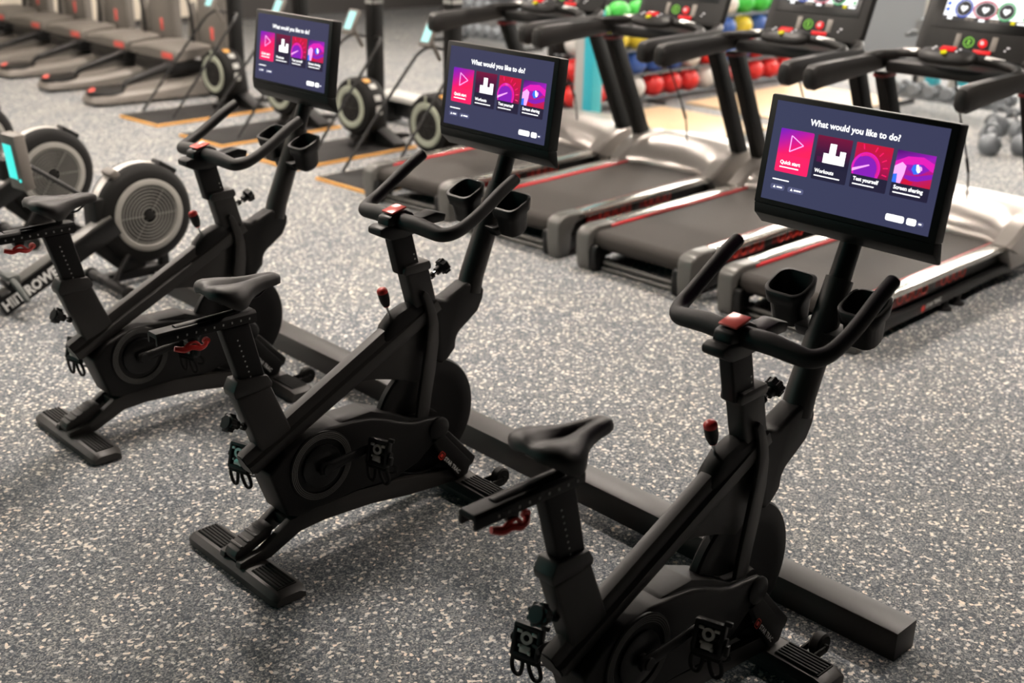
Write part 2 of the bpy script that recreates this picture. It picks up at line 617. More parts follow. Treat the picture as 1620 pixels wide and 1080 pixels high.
def build_pedal(parent, y, x, z):
    dn = Vector((-.30, 0, -1))
    T = frame((x, y, z), (.30, -1, 0), -dn)          # local x = outboard right, y = up the pedal, z = out of its face
    m = MB(); m.T = T
    for sx in (-1, 1):
        m.box((sx * .036, 0, 0), (.014, .092, .026), .004)
    for sy in (-1, 1):
        m.box((0, sy * .040, 0), (.082, .014, .026), .004)
    m.rod((-.05, 0, -.004), (.05, 0, -.004), .012, 12)
    m.box((.046, .052, .004), (.022, .014, .014), .003)
    m.box((.052, -.02, 0), (.012, .03, .02), .003)
    m.box((0, 0, -.012), (.066, .076, .008), .002)
    o = m.build('pedal', 'plastic', parent)
    m = MB(); m.T = T
    m.ring(.009, .018, .008, (0, .012, .006), (0, 0, 1), 18)
    m.box((.022, .026, .011), (.016, .010, .007), .002)
    m.box((-.022, .026, .011), (.016, .010, .007), .002)
    m.box((0, -.020, .010), (.034, .022, .007), .003)
    m.box((.016, -.026, .015), (.010, .010, .006), .002)
    m.box((-.016, -.012, .015), (.008, .008, .006), .002)
    m.build('cleat', 'cleat', o)
    m = MB(); m.T = T
    for sx in (-1, 1):
        m.tube([(sx * .008, -.045, -.002), (sx * .01, -.075, -.012), (sx * .02, -.105, -.026), (sx * .034, -.108, -.028), (sx * .043, -.095, -.024),
                (sx * .042, -.068, -.01), (sx * .034, -.046, 0)], .006, 8, 5)
    m.box((0, -.050, -.004), (.084, .018, .022), .004)
    m.tube([(.04, -.03, -.016), (.052, -.05, -.04), (.03, -.075, -.062), (-.03, -.075, -.062), (-.052, -.05, -.04), (-.04, -.03, -.016)], .007, 8, 5, flat=.5)
    m.build('toe_cage', 'rubber', o)
    return o


def make_bike(label):
    t = thing('exercise_bike', label, 'exercise bike', group='studio bikes in a row')
    # lower frame: two bent side rails with cross plates
    m = MB()
    rail = [(-.645, .050), (-.615, .044), (-.525, .047), (-.455, .078), (-.40, .102), (-.30, .108), (-.10, .096), (.08, .067), (.19, .058), (.33, .046),
            (.36, .055), (.36, .085), (.27, .108), (.13, .128), (0, .152), (-.16, .172), (-.36, .168), (-.44, .158), (-.48, .133), (-.556, .086), (-.64, .070)]
    m.prism(rail, -.064, -.036, bev=.003)
    m.prism(rail, .036, .064, bev=.003)
    m.prism([(-.44, .115), (-.40, .118), (.02, .10), (.02, .13), (-.40, .150), (-.44, .15)], -.04, .04)
    m.prism([(.22, .06), (.34, .055), (.34, .09), (.22, .105)], -.04, .04)
    m.build('base_frame', 'dark', t)
    m = MB()
    m.prism([(-.635, .058), (-.50, .108), (-.487, .142), (-.515, .148), (-.632, .098), (-.642, .08)], -.033, .033, bev=.004)
    d = Vector((-.505 + .63, 0, .148 - .099)).normalized()
    for k in range(4):
        p = Vector((-.625, 0, .1035)) + d * (.012 + .030 * k)
        m.box(p, (.010, .066, .006), .002, (0, -math.atan2(d.z, d.x), 0))
    m.build('step_block', 'dark', t)
    # stabiliser feet with ribbed pads
    for name, x0, x1, zt in (('rear_foot', -.650, -.520, .050), ('front_foot', .272, .408, .056)):
        m = MB()
        xs = x1 - x0
        prof = [(x0, .006), (x0, .030), (x0 + .018, zt - .003), (x0 + .04, zt), (x1 - .028, zt), (x1, zt - .018), (x1, .006)]
        ye = .279
        rings = []
        for y, sc, zc in ((-ye, .84, .66), (-ye + .004, .88, .72), (-ye + .034, 1, 1), (-.1, 1, 1.04), (.1, 1, 1.04), (ye - .034, 1, 1), (ye - .004, .88, .72), (ye, .84, .66)):
            cx = (x0 + x1) / 2
            rings.append([(cx + (px - cx) * sc, y, .006 + (pz - .006) * zc) for px, pz in prof])
        m.loft(rings)
        for sy in (-1, 1):
            m.box(((x0 + x1) / 2, sy * .2, .006), (xs * .7, .06, .012), .003)
        foot = m.build(name, 'dark', t, 30)
        for sy in (-1, 1):
            m = MB()
            m.box(((x0 + x1) / 2 + .002, sy * .172, zt), (xs - .055, .155, .006), .0025)
            for k in range(6):
                xx = x0 + .035 + (xs - .068) * k / 5
                m.box((xx, sy * .172, zt + .0045), (.007, .146, .005), .0015)
            m.build('tread_pad', 'rubber', foot)
    for sy in (-1, 1):
        m = MB()
        m.lathe([(0, -.018), (.032, -.018), (.038, -.012), (.038, .012), (.032, .018), (0, .018)], (.447, sy * .158, .054), (0, 1, 0), 22)
        m.box((.420, sy * .158 - .024, .047), (.07, .008, .026), .003)
        m.box((.420, sy * .158 + .024, .047), (.07, .008, .026), .003)
        m.rod((.447, sy * .158 - .030, .054), (.447, sy * .158 + .030, .054), .009, 10)
        m.build('transport_wheel', 'rubber', t)
    # side braces at the front carrying the maker's mark
    m = MB()
    for sy in (-1, 1):
        a, b_ = (sy * .052, sy * .078)
        m.prism([(.183, .256), (.235, .272), (.372, .112), (.352, .066), (.300, .062)], min(a, b_), max(a, b_), bev=.006)
    m.prism([(.225, .27), (.262, .275), (.398, .125), (.385, .098), (.350, .085), (.22, .225)], -.074, .074, bev=.008)
    br = m.build('front_brace', 'black', t)
    m = MB()
    dx = Vector((.0915, 0, -.105)).normalized()
    for sy in (-1, 1):
        m = MB()
        xd = dx if sy < 0 else -dx
        o0 = Vector((.2205, sy * .0785, .189)) if sy < 0 else Vector((.3119, sy * .0785, .085))
        Fm = frame(o0, xd, Vector((.105, 0, .0915)))
        off = .0
        cx = 0 if sy < 0 else 0
        m.mi = 0
        for w, h in ((.030, .030),):
            outer = [(.5 * w * math.copysign(abs(math.cos(a)) ** .5, math.cos(a)), .5 * h * math.copysign(abs(math.sin(a)) ** .5, math.sin(a))) for a in (2 * PI * k / 28 for k in range(28))]
            inner = [(p[0] * .80, p[1] * .80) for p in outer]
            for k in range(28):
                q = [outer[k], outer[(k + 1) % 28], inner[(k + 1) % 28], inner[k]]
                m.poly([Fm @ Vector((p[0], p[1], .001)) for p in q])
        m.poly([Fm @ Vector((p[0] * .48, p[1] * .48, .001)) for p in outer])
        m.mi = 1
        m.text('STAR TRAC', .0215, Fm @ Matrix.Translation((.021, 0, .0012)), 'LEFT', .0006)
        m.build('logo_mark', ['redline', 'white'], br)
    # drive housing
    m = MB()
    hs = [(-.512, .352), (-.452, .178), (-.41, .160), (-.16, .172), (0, .158), (.12, .190), (.17, .225), (.22, .258), (.252, .285), (.258, .305), (.245, .330),
          (.215, .343), (.165, .349), (.10, .356), (.04, .378), (-.03, .411), (-.09, .432), (-.16, .443), (-.26, .452), (-.36, .440), (-.44, .410)]
    m.prism(hs, -.068, .068, bev=.012, seg=3)
    m.prism([(-.30, .42), (-.2, .452), (-.08, .452), (.02, .41), (.10, .366), (.19, .352), (.19, .34), (.0, .37), (-.2, .40)], -.052, .052, bev=.01)
    hz = m.build('drive_housing', 'black', t)
    for sy in (-1, 1):
        m = MB()
        m.mi = 0
        m.lathe([(.0, 0), (.126, 0), (.126, .006), (.120, .009), (.098, .009), (.096, .004), (.0, .004)], (-.310, sy * .067, .325), (0, sy, 0), 64)
        m.mi = 1
        for r in (.101, .107, .113, .119):
            m.ring(r, r + .0022, .0095, (-.310, sy * .067, .325), (0, sy, 0), 64)
        m.mi = 2
        m.lathe([(0, 0), (.078, 0), (.078, .012), (.070, .016), (.03, .016), (0, .016)], (-.310, sy * .067, .325), (0, sy, 0), 40)
        m.build('crank_cover', ['black', 'ring', 'gloss'], hz)
        m = MB()
        m.lathe([(0, 0), (.044, 0), (.044, .008), (.036, .014), (0, .014)], (.215, sy * .066, .300), (0, sy, 0), 28)
        m.build('hub_cap', 'plastic', hz)
    # cranks and pedals
    for sy, px, pz in ((-1, -.135, .352), (1, -.482, .330)):
        m = MB()
        c = Vector((-.310, sy * .100, .325))
        p = Vector((px, sy * .112, pz))
        d = (p - c).normalized()
        s_ = d.cross(Vector((0, 1, 0))).normalized()
        def ring_(q, w, h):
            return [q + s_ * (w * math.cos(a)) + Vector((0, 1, 0)) * (h * math.sin(a)) for a in (2 * PI * k / 12 for k in range(12))]
        m.loft([ring_(c - d * .024, .016, .009), ring_(c - d * .012, .024, .012), ring_(c + d * .05, .019, .012), ring_(p - d * .03, .016, .010), ring_(p, .016, .009), ring_(p + d * .014, .009, .007)])
        m.rod(c - Vector((0, sy * .034, 0)), c + Vector((0, sy * .014, 0)), .018, 16)
        m.rod(p, p + Vector((0, sy * .028, 0)), .008, 10)
        cr = m.build('crank_arm', 'plastic', t)
        build_pedal(t, sy * .163, px, pz)
    # flywheel
    m = MB()
    m.lathe([(0, -.010), (.15, -.010), (.165, -.018), (.205, -.020), (.222, -.017), (.228, -.010), (.228, .010), (.222, .017), (.205, .020), (.165, .018), (.15, .010), (0, .010)],
            (.200, 0, .335), (0, 1, 0), 72)
    m.lathe([(0, -.05), (.03, -.05), (.034, -.03), (.034, .03), (.03, .05), (0, .05)], (.200, 0, .335), (0, 1, 0), 24)
    m.build('flywheel', 'black', t, 30)
    # main diagonal tube: rounded upper beam on a wider flange
    m = MB()
    a0, a1 = Vector((-.565, 0, .392)), Vector((.235, 0, .790))
    d = (a1 - a0).normalized()
    up = Vector((-d.z, 0, d.x))
    def sec(p, w, h, lo):
        pts = []
        for y, u in ((-w, lo), (-w - .006, lo + .012), (-w - .006, -.004), (-w * .82, .004), (-w * .80, h * .55), (-w * .55, h * .93), (0, h), (w * .55, h * .93), (w * .80, h * .55),
                     (w * .82, .004), (w + .006, -.004), (w + .006, lo + .012), (w, lo)):
            pts.append(p + Vector((0, y, 0)) + up * u)
        return pts
    L_ = (a1 - a0).length
    m.loft([sec(a0 + d * .0, .030, .034, -.036), sec(a0 + d * .012, .033, .038, -.044), sec(a0 + d * .2, .033, .038, -.044), sec(a0 + d * L_ * .7, .033, .040, -.050), sec(a1, .032, .040, -.055)])
    mt = m.build('main_tube', 'dark', t, 30)
    m = MB()
    pts = sec(a0 + d * .002, .027, .030, -.038)
    m.loft([[p for p in pts], [p - d * .006 for p in pts]])
    m.build('tube_end_cap', 'plastic', mt)
    # triangular infill panel and curved fork struts
    m = MB()
    m.prism([(-.115, .560), (-.03, .548), (.06, .522), (.15, .486), (.205, .52), (.215, .70), (.19, .755), (.0, .655)], -.020, .020, bev=.004)
    m.build('frame_panel', 'dark', t)
    for sy in (-1, 1):
        m = MB()
        y0, y1 = sorted((sy * .034, sy * .050))
        m.prism([(.168, .842), (.188, .826), (.206, .794), (.224, .745), (.2325, .705), (.233, .63), (.216, .52), (.199, .44), (.183, .345), (.168, .336), (.138, .342), (.128, .352),
                 (.137, .42), (.152, .50), (.176, .63), (.186, .70), (.184, .742), (.172, .79), (.158, .825)], y0, y1, bev=.004)
        m.build('fork_strut', 'dark', t)
    # seat tube sleeve, post, slider and saddle
    m = MB()
    m.prism([(-.592, .640), (-.463, .655), (-.385, .455), (-.515, .425)], -.031, .031, bev=.010, seg=3)
    m.prism([(-.604, .664), (-.586, .700), (-.476, .694), (-.458, .664), (-.461, .648), (-.598, .640)], -.0335, .0335, bev=.005)
    m.build('seat_tube', 'dark', t)
    m = MB()
    m.prism([(-.625, .885), (-.522, .885), (-.470, .66), (-.562, .66)], -.022, .022, bev=.008, seg=3)
    po = m.build('seat_post', 'black', t)
    m = MB()
    for k in range(8):
        z = .70 + k * .019
        x = -.548 - (z - .70) * .28
        for sy in (-1, 1):
            m.rod((x + .016, sy * .0221, z), (x + .016, sy * .0226, z), .0032, 8)
    m.build('height_marks', 'lightmark', po)
    m = MB()
    m.prism([(-.030, .885), (-.030, .912), (-.022, .921), (.022, .921), (.030, .912), (.030, .885), (.018, .882), (.018, .905), (-.018, .905), (-.018, .882)], -.842, -.500, axis='x', bev=.002)
    m.prism([(-.62, .875), (-.50, .875), (-.498, .905), (-.512, .918), (-.64, .918), (-.64, .885)], -.018, .018, bev=.004)
    m.tube([(-.77, 0, .919), (-.55, 0, .922)], .014, 10, flat=.55)
    sl = m.build('seat_slider', 'black', t)
    m = MB()
    for k in range(9):
        x = -.775 + k * .031
        for sy in (-1, 1):
            m.box((x, sy * .0302, .899), (.005, .0012, .007), 0, (0, .2 * (k % 3 - 1), 0))
    m.build('position_marks', 'lightmark', sl)
    m = MB()
    m.prism([(-.742, .888), (-.700, .888), (-.705, .862), (-.735, .862)], -.020, .020, bev=.003)
    m.build('clamp_block', 'plastic', sl)
    m = MB()
    m.tube([(-.672, -.012, .852), (-.685, -.022, .846), (-.705, -.026, .845), (-.73, -.024, .852), (-.752, -.018, .848), (-.778, -.008, .855)], [.008, .008, .011, .010, .012, .010], 8, 4, flat=.8)
    m.tube([(-.70, -.024, .850), (-.715, -.024, .866), (-.735, -.022, .866), (-.75, -.018, .853)], .005, 8, 3)
    m.ring(.004, .012, .010, (-.668, -.008, .852), (0, 1, .2), 14)
    m.build('clamp_lever', 'red', sl)
    m = MB()
    xs = [-.668, -.660, -.645, -.62, -.59, -.56, -.53, -.50, -.46, -.42, -.402, -.393]
    ws = [.040, .066, .086, .100, .103, .088, .062, .045, .035, .029, .022, .008]
    tz = [1.014, 1.024, 1.030, 1.030, 1.026, 1.023, 1.021, 1.021, 1.021, 1.019, 1.014, 1.006]
    dp = [.018, .030, .045, .062, .072, .068, .054, .044, .037, .034, .028, .012]
    gr = [0, .002, .006, .013, .015, .015, .013, .008, .003, 0, 0, 0]
    rings = []
    for x, w, z, dd, g in zip(xs, ws, tz, dp, gr):
        half = [(0, -g), (.14, -g * .8), (.24, -g * .1), (.55, 0), (.80, -.12 * dd), (.96, -.34 * dd), (1.0, -.62 * dd), (.96, -.9 * dd), (.88, -dd), (.6, -dd * .8), (.3, -dd * .62)]
        pr = [(x, w * a, z + b) for a, b in half] + [(x, 0, z - dd * .6)] + [(x, -w * a, z + b) for a, b in half[:0:-1]]
        rings.append(pr)
    m.loft(rings)
    sd = m.build('saddle', 'saddle', t, 50)
    m = MB()
    for sy in (-1, 1):
        m.tube([(-.43, sy * .012, .996), (-.47, sy * .016, .968), (-.50, sy * .02, .960), (-.60, sy * .022, .962), (-.64, sy * .03, .985)], .0042, 8, 4)
    m.box((-.555, 0, .953), (.05, .05, .024), .005)
    m.rod((-.552, 0, .955), (-.552, 0, .915), .014, 14)
    m.build('saddle_rails', 'gloss', sd)
    m = MB()
    knob(m, (-.552, 0, .520), (-.86, 0, .50), .028)
    m.build('adjuster_knob', ['plastic', 'chrome'], t)
    # handlebar column
    m = MB()
    m.prism([(.100, .915), (.203, .925), (.248, .760), (.148, .74)], -.031, .031, bev=.011, seg=3)
    m.prism([(.088, .922), (.094, .940), (.205, .945), (.213, .922), (.208, .910), (.092, .905)], -.036, .036, bev=.008)
    m.build('handlebar_tube', 'dark', t)
    m = MB()
    m.prism([(.040, 1.07), (.135, 1.065), (.175, .91), (.080, .91)], -.023, .023, bev=.008, seg=3)
    po = m.build('handlebar_post', 'black', t)
    m = MB()
    for k in range(2):
        m.rod((.146 - k * .0045, -.0232, .958 + k * .018), (.146 - k * .0045, -.0238, .958 + k * .018), .0035, 8)
    m.build('height_marks', 'lightmark', po)
    m = MB()
    m.prism([(-.012, 1.070), (-.012, 1.092), (.012, 1.100), (.16, 1.082), (.158, 1.055), (.10, 1.046), (.035, 1.046)], -.036, .036, bev=.007)
    m.prism([(.022, 1.085), (.028, 1.124), (.045, 1.130), (.105, 1.142), (.135, 1.128), (.155, 1.085)], -.031, .031, bev=.008)
    m.prism([(.15, 1.10), (.24, 1.112), (.285, 1.098), (.278, 1.072), (.16, 1.07)], -.030, .030, bev=.006)
    m.build('handlebar_clamp', 'plastic', t)
    m = MB()
    tr = frame((.076, 0, 1.1435), (1, 0, .235), (0, 1, 0))
    m.T = tr
    m.box((0, 0, 0), (.066, .060, .008), .004)
    m.build('centre_badge', 'redplate', t)
    m = MB()
    hb = [(.404, .2485, 1.243), (.345, .2485, 1.212), (.27, .249, 1.165), (.205, .246, 1.128), (.150, .238, 1.103), (.112, .212, 1.093), (.100, .165, 1.098), (.092, .10, 1.106), (.086, .04, 1.106)]
    rr = [.0205, .0215, .0215, .0215, .0230, .0250, .0275, .0295, .029]
    path = hb + [(x, -y, z) for x, y, z in hb[::-1]]
    m.tube(path, rr + rr[::-1], 16, 5)
    hbo = m.build('handlebar', 'foam', t)
    for sy in (-1, 1):
        m = MB()
        dd = Vector((.059, 0, .031)).normalized()
        p = Vector((.404, sy * .2485, 1.243))
        m.tube([p - dd * .002, p + dd * .006, p + dd * .010], [.0208, .0195, .010], 16)
        m.build('grip_end', 'plastic', hbo)
    m = MB()
    knob(m, (.235, 0, .868), (.90, 0, .42), .026)
    m.build('adjuster_knob', ['plastic', 'chrome'], t)
    # resistance lever on its raised cover
    m = MB()
    rings = []
    for x, w, zt, zb in ((-.012, .014, .678, .662), (.0, .026, .702, .670), (.018, .031, .738, .672), (.06, .033, .774, .69), (.114, .034, .792, .71), (.19, .034, .800, .74), (.215, .03, .796, .75)):
        rings.append([(x + .01, -w, zb), (x, -w, (zt * .65 + zb * .35)), (x, -w * .8, zt - .006), (x, 0, zt), (x, w * .8, zt - .006), (x, w, (zt * .65 + zb * .35)), (x + .01, w, zb)])
    m.loft(rings)
    m.build('lever_cover', 'black', t, 50)
    m = MB()
    b0, b1 = Vector((.055, .008, .755)), Vector((.028, .012, .852))
    ax = (b1 - b0).normalized()
    m.mi = 0
    m.rod(b0 - ax * .01, b0 + ax * .05, .0045, 10)
    m.lathe([(0, 0), (.018, 0), (.018, .008), (.008, .014), (0, .014)], b0 - ax * .012, ax, 16)
    m.mi = 1
    m.lathe([(.005, 0), (.011, .004), (.0165, .022), (.0165, .026)], b0 + ax * .040, ax, 20)
    m.mi = 2
    m.lathe([(.012, .004), (.0172, .020), (.0190, .034), (.0190, .056)], b0 + ax * .042, ax, 20)
    m.mi = 1
    m.lathe([(.0190, .056), (.0190, .066), (.015, .072), (.008, .075), (0, .0755)], b0 + ax * .042, ax, 20)
    m.build('resistance_lever', ['chrome', 'red', 'plastic'], t)
    # display mast
    m = MB()
    m.prism([(.205, .80), (.252, .788), (.285, .778), (.335, .800), (.385, .822), (.455, .800), (.468, .775), (.462, .745), (.438, .70), (.39, .668), (.346, .640), (.331, .617), (.328, .58), (.292, .546),
             (.262, .53), (.226, .56), (.222, .70)], -.037, .037, bev=.014, seg=3)
    m.build('mast_bracket', 'black', t)
    m = MB()
    m.tube([(.418, 0, .775), (.433, 0, .835), (.566, 0, 1.155)], [.046, .045, .040], 28)
    ms = m.build('display_mast', 'dark', t)
    m = MB()
    m.tube([(.556, 0, 1.13), (.606, 0, 1.262), (.615, 0, 1.29)], [.033, .031, .031], 24)
    m.box((.572, .0, 1.20), (.03, .028, .10), .006, (0, .385, 0))
    m.build('mast_top', 'plastic', ms)
    # bottle holders
    for sy in (-1, 1):
        m = MB()
        def rr_(cx, cy, z, hx, hy, r, tilt=.46):
            pts = []
            for sx, s2, a0 in ((1, 1, 0), (-1, 1, 90), (-1, -1, 180), (1, -1, 270)):
                for k in range(5):
                    a = math.radians(a0 + k * 22.5)
                    px, py = sx * (hx - r) + r * math.cos(a), s2 * (hy - r) + r * math.sin(a)
                    pts.append((cx + px, cy + py, z + px * tilt))
            return pts
        cx, cy, zr = .508, sy * .122, 1.126
        outer = [(cx + .020, 1, zr - .118, .030, .042), (cx + .016, 1, zr - .108, .038, .050), (cx + .006, 1, zr - .047, .042, .055), (cx + .005, 1, zr - .040, .049, .062), (cx, 1, zr - .002, .054, .066), (cx, 1, zr, .052, .064)]
        inner = [(cx, 1, zr, .046, .058), (cx + .006, 1, zr - .04, .040, .052), (cx + .018, 1, zr - .108, .032, .044)]
        m.loft([rr_(a, cy, z, hx, hy, .030) for a, _, z, hx, hy in outer + inner])
        ch = m.build('bottle_holder', 'plastic', t, 60)
    m = MB()
    m.prism([(.47, 1.02), (.56, 1.03), (.565, 1.0), (.49, .985)], -.075, .075, bev=.006)
    m.build('holder_bracket', 'plastic', t)
    # display
    m = MB()
    fr = frame((.5427, 0, 1.4864), (0, -1, 0), (.0380, 0, .2792))       # local x right, y up the face, z towards the rider
    m.T = fr
    hw, ht, hb_ = .288, .1555, .1565
    m.prism([(-hw, -hb_), (hw, -hb_), (hw, ht), (-hw, ht)], -.048, -.0008, axis='z', bev=.004)
    m.prism([(-hb_ - .0, -.002), (-hb_, -.046), (-hb_ - .058, -.064), (-hb_ - .062, -.056), (-hb_ - .030, -.010)], -hw + .001, hw - .001, axis='x', bev=.003)
    m.box((0, -.03, -.062), (.30, .16, .03), .01)
    body = m.build('display', 'casing', t)
    m = MB()
    m.T = fr
    m.box((0, ht + .0005, -.024), (hw * 2 - .01, .0012, .044), 0)
    m.build('display_rim', 'grey', body)
    bike_screen(body)
    m = MB()
    m.box((.60, 0, 1.345), (.05, .07, .13), .01, (0, .13, 0))
    m.build('display_bracket', 'plastic', t)
    return t


bike = make_bike('black studio bike with lit screen, middle of the three along the floor beam')
dup(bike, (-.007, -1.427, 0), -.009, 'nearest black studio bike, its screen large and in front of the treadmills')
dup(bike, (.009, 1.309, 0), .0035, 'farthest of the three black studio bikes, standing beside the rowing machine')

m = MB()
m.box((.655, .55, .05), (.118, 4.612, .10), .003)
tag(m.build('floor_beam', 'beamblack'), 'long black square beam lying on the floor in front of the studio bikes', 'beam')


# ------------------------------------------------------------------ treadmill
def make_treadmill(label):
    t = thing('treadmill', label, 'treadmill', group='treadmills in a row')
    m = MB()
    for sy in (-1, 1):
        y0, y1 = sorted((sy * .375, sy * .420))
        m.prism([(.03, .025), (.12, .03), (.3, .055), (.75, .062), (1.5, .075), (2.3, .05), (2.3, .15), (1.5, .125), (.75, .115), (.45, .125), (.3, .14), (.03, .12)], y0, y1, bev=.006)
    m.box((1.1, 0, .16), (1.9, .74, .10))
    m.build('base_frame', 'deck', t)
    for x in (.98, 1.13, 2.2):
        for sy in (-1, 1):
            m = MB()
            m.lathe([(0, 0), (.045, 0), (.045, .012), (.02, .02), (.018, .07), (0, .07)], (x, sy * .39, 0), (0, 0, 1), 18)
            m.build('levelling_foot', 'plastic', t)
    for sy in (-1, 1):
        m = MB()
        ys = sy * .400
        m.mi = 0
        m.box((.50, ys - sy * .012, .197), (.46, .024, .094), .004)
        m.box((.98, ys - sy * .012, .205), (.34, .024, .080), .004)
        m.mi = 1
        for x0, n, sp in ((.42, 4, .085), (.90, 4, .075)):
            for k in range(n):
                ring = []
                for a in range(13):
                    q = 2 * PI * a / 12
                    ring.append((x0 + sp * k + .030 * math.cos(q), ys + sy * .001, .198 + .034 * math.sin(q)))
                m.tube(ring, .0035, 6)
                if k:
                    m.rod((x0 + sp * (k - 1) + .026, ys + sy * .001, .198), (x0 + sp * k - .026, ys + sy * .001, .198), .003, 6)
        m.mi = 2
        m.box((.79, ys - sy * .012, .20), (.12, .022, .075), .004)
        m.build('side_panel', ['redpanel', 'redline', 'deck'], t)
    # maker's mark on the base rail
    m = MB()
    for sy in (-1, 1):
        m = MB()
        xd = (1, 0, .06) if sy < 0 else (-1, 0, -.06)
        Fm = frame((.66 if sy < 0 else .92, sy * .4205, .088), xd, (0, 0, 1))
        m.mi = 0
        m.T = None
        m.poly([Fm @ Vector((.020 * math.copysign(abs(math.cos(a)) ** .6, math.cos(a)), .017 * math.copysign(abs(math.sin(a)) ** .6, math.sin(a)), .001)) for a in (2 * PI * k / 20 for k in range(20))])
        m.mi = 1
        m.text('STAR TRAC', .033, Fm @ Matrix.Translation((.03, 0, .001)), 'LEFT', .0008)
        m.build('logo_mark', ['redline', 'white'], t)
    # running belt wrapped round the rear roller
    m = MB()
    prof = [(.055 + .055 * math.cos(a), .187 + .057 * math.sin(a)) for a in (math.radians(90 + 15 * k) for k in range(13))]
    m.prism(prof + [(1.66, .13), (1.66, .244)], -.322, .322)
    m.build('running_belt', 'belt', t)
    for sy in (-1, 1):
        m = MB()
        y0, y1 = sorted((sy * .340, sy * .432))
        m.prism([(.14, .225), (.14, .258), (.2, .263), (1.64, .263), (1.66, .245), (1.66, .225)], y0, y1, bev=.006)
        sr = m.build('side_rail', 'silver', t)
        m = MB()
        y0, y1 = sorted((sy * .324, sy * .341))
        m.prism([(.16, .22), (.16, .256), (1.64, .256), (1.64, .22)], y0, y1, bev=.003)
        m.build('red_trim', 'tredge', sr)
        m = MB()
        y0, y1 = sorted((sy * .330, sy * .432))
        m.prism([(-.030, .004), (-.048, .12), (-.050, .205), (-.040, .240), (-.005, .262), (.06, .272), (.205, .267), (.225, .225), (.12, .205), (.085, .15), (.07, .004)], y0, y1, bev=.014, seg=3)
        bt = m.build('rear_boot', 'boot', t)
        m = MB()
        y0, y1 = sorted((sy * .285, sy * .334))
        m.prism([(-.022, .004), (-.036, .12), (-.03, .16), (.03, .17), (.07, .12), (.07, .004)], y0, y1, bev=.008)
        m.build('boot_insert', 'plastic', bt)
    m = MB()
    m.tube([(.10, -.29, .06), (.05, -.29, .05), (.05, .29, .05), (.10, .29, .06)], .014, 10)
    m.tube([(.09, -.29, .022), (.03, -.28, .020), (.03, .28, .020), (.09, .29, .022)], .012, 10)
    m.build('lift_bar', 'boot', t)
    # motor hood with its shoulders
    m = MB()
    rings = []
    for y, zs, x0 in ((-.44, .80, 1.60), (-.40, .90, 1.58), (-.33, .96, 1.60), (-.24, 1.0, 1.665), (0, 1.03, 1.69), (.24, 1.0, 1.665), (.33, .96, 1.60), (.40, .90, 1.58), (.44, .80, 1.60)):
        prof = [(x0, .235), (x0 + .02, .285), (x0 + .10, .345), (1.86, .385), (1.98, .420), (2.12, .425), (2.26, .40), (2.36, .32), (2.38, .10), (1.7, .10)]
        rings.append([(px, y, .235 + (pz - .235) * zs if pz > .235 else pz) for px, pz in prof])
    m.loft(rings)
    m.build('motor_hood', 'hood', t, 50)
    for sy in (-1, 1):
        m = MB()
        rings = []
        for x, w, z0, z1 in ((1.545, .052, .262, .272), (1.60, .060, .24, .300), (1.68, .064, .20, .352), (1.80, .066, .18, .402), (1.98, .066, .18, .425), (2.14, .055, .18, .41)):
            c = sy * .412
            rings.append([(x, c - w, z0), (x, c - w, z1 - .022), (x, c - w + .02, z1), (x, c + w - .02, z1), (x, c + w, z1 - .022), (x, c + w, z0)])
        m.loft(rings)
        m.build('hood_shoulder', 'hood', t, 40)
    # pylons, arms, bar and console
    for sy in (-1, 1):
        m = MB()
        y0, y1 = sorted((sy * .408, sy * .478))
        m.prism([(1.845, .40), (1.985, .40), (1.56, 1.175), (1.425, 1.175)], y0, y1, bev=.010)
        m.prism([(1.875, .42), (1.895, .42), (1.490, 1.15), (1.470, 1.15)], min(y0, y1) - .002, max(y0, y1) + .002)
        py = m.build('pylon', 'pylon', t)
        m = MB()
        m.box((1.507, sy * .443, 1.152), (.150, .076, .024), .004)
        m.build('red_collar', 'redpanel', py)
        m = MB()
        rings = []
        for x, zb, zt, w in ((.655, 1.185, 1.235, .020), (.665, 1.155, 1.262, .034), (.70, 1.138, 1.278, .040), (.80, 1.148, 1.285, .042), (1.05, 1.168, 1.290, .042), (1.30, 1.185, 1.292, .042), (1.50, 1.20, 1.288, .040)):
            c = sy * .445
            rings.append([(x, c - w, zb + .02), (x, c - w, zt - .03), (x, c - w * .7, zt - .006), (x, c, zt), (x, c + w * .7, zt - .006), (x, c + w, zt - .03), (x, c + w, zb + .02), (x, c + w * .6, zb), (x, c - w * .6, zb)])
        m.loft(rings)
        m.build('armrest', 'arm', t, 45)
    m = MB()
    m.tube([(1.20, .445, 1.265), (1.34, .43, 1.285), (1.42, .30, 1.30), (1.40, .14, 1.315), (1.385, 0, 1.318), (1.40, -.14, 1.315), (1.42, -.30, 1.30), (1.34, -.43, 1.285), (1.20, -.445, 1.265)], .026, 12, 5)
    m.tube([(1.45, .42, 1.25), (1.62, .38, 1.285), (1.72, .2, 1.27), (1.72, -.2, 1.27), (1.62, -.38, 1.285), (1.45, -.42, 1.25)], .03, 10, 4)
    m.box((1.56, 0, 1.215), (.30, .80, .07), .02)
    hbar = m.build('handlebar', 'console', t)
    for sy in (-1, 1):
        m = MB()
        m.tube([(1.435, sy * .30, 1.301), (1.415, sy * .20, 1.313)], .0275, 12, up=(0, 0, 1))
        m.build('pulse_grip', 'grip', hbar)
    m = MB()
    rings = []
    for y, w, h in ((-.165, .02, .012), (-.15, .045, .03), (-.10, .060, .038), (0, .066, .042), (.10, .060, .038), (.15, .045, .03), (.165, .02, .012)):
        rings.append([(1.365 + w * math.cos(a), y, 1.320 + h * math.sin(a) + .35 * w * math.cos(a)) for a in (2 * PI * k / 14 for k in range(14))])
    m.loft(rings)
    pod = m.build('control_pod', 'console', t, 60)
    m = MB()
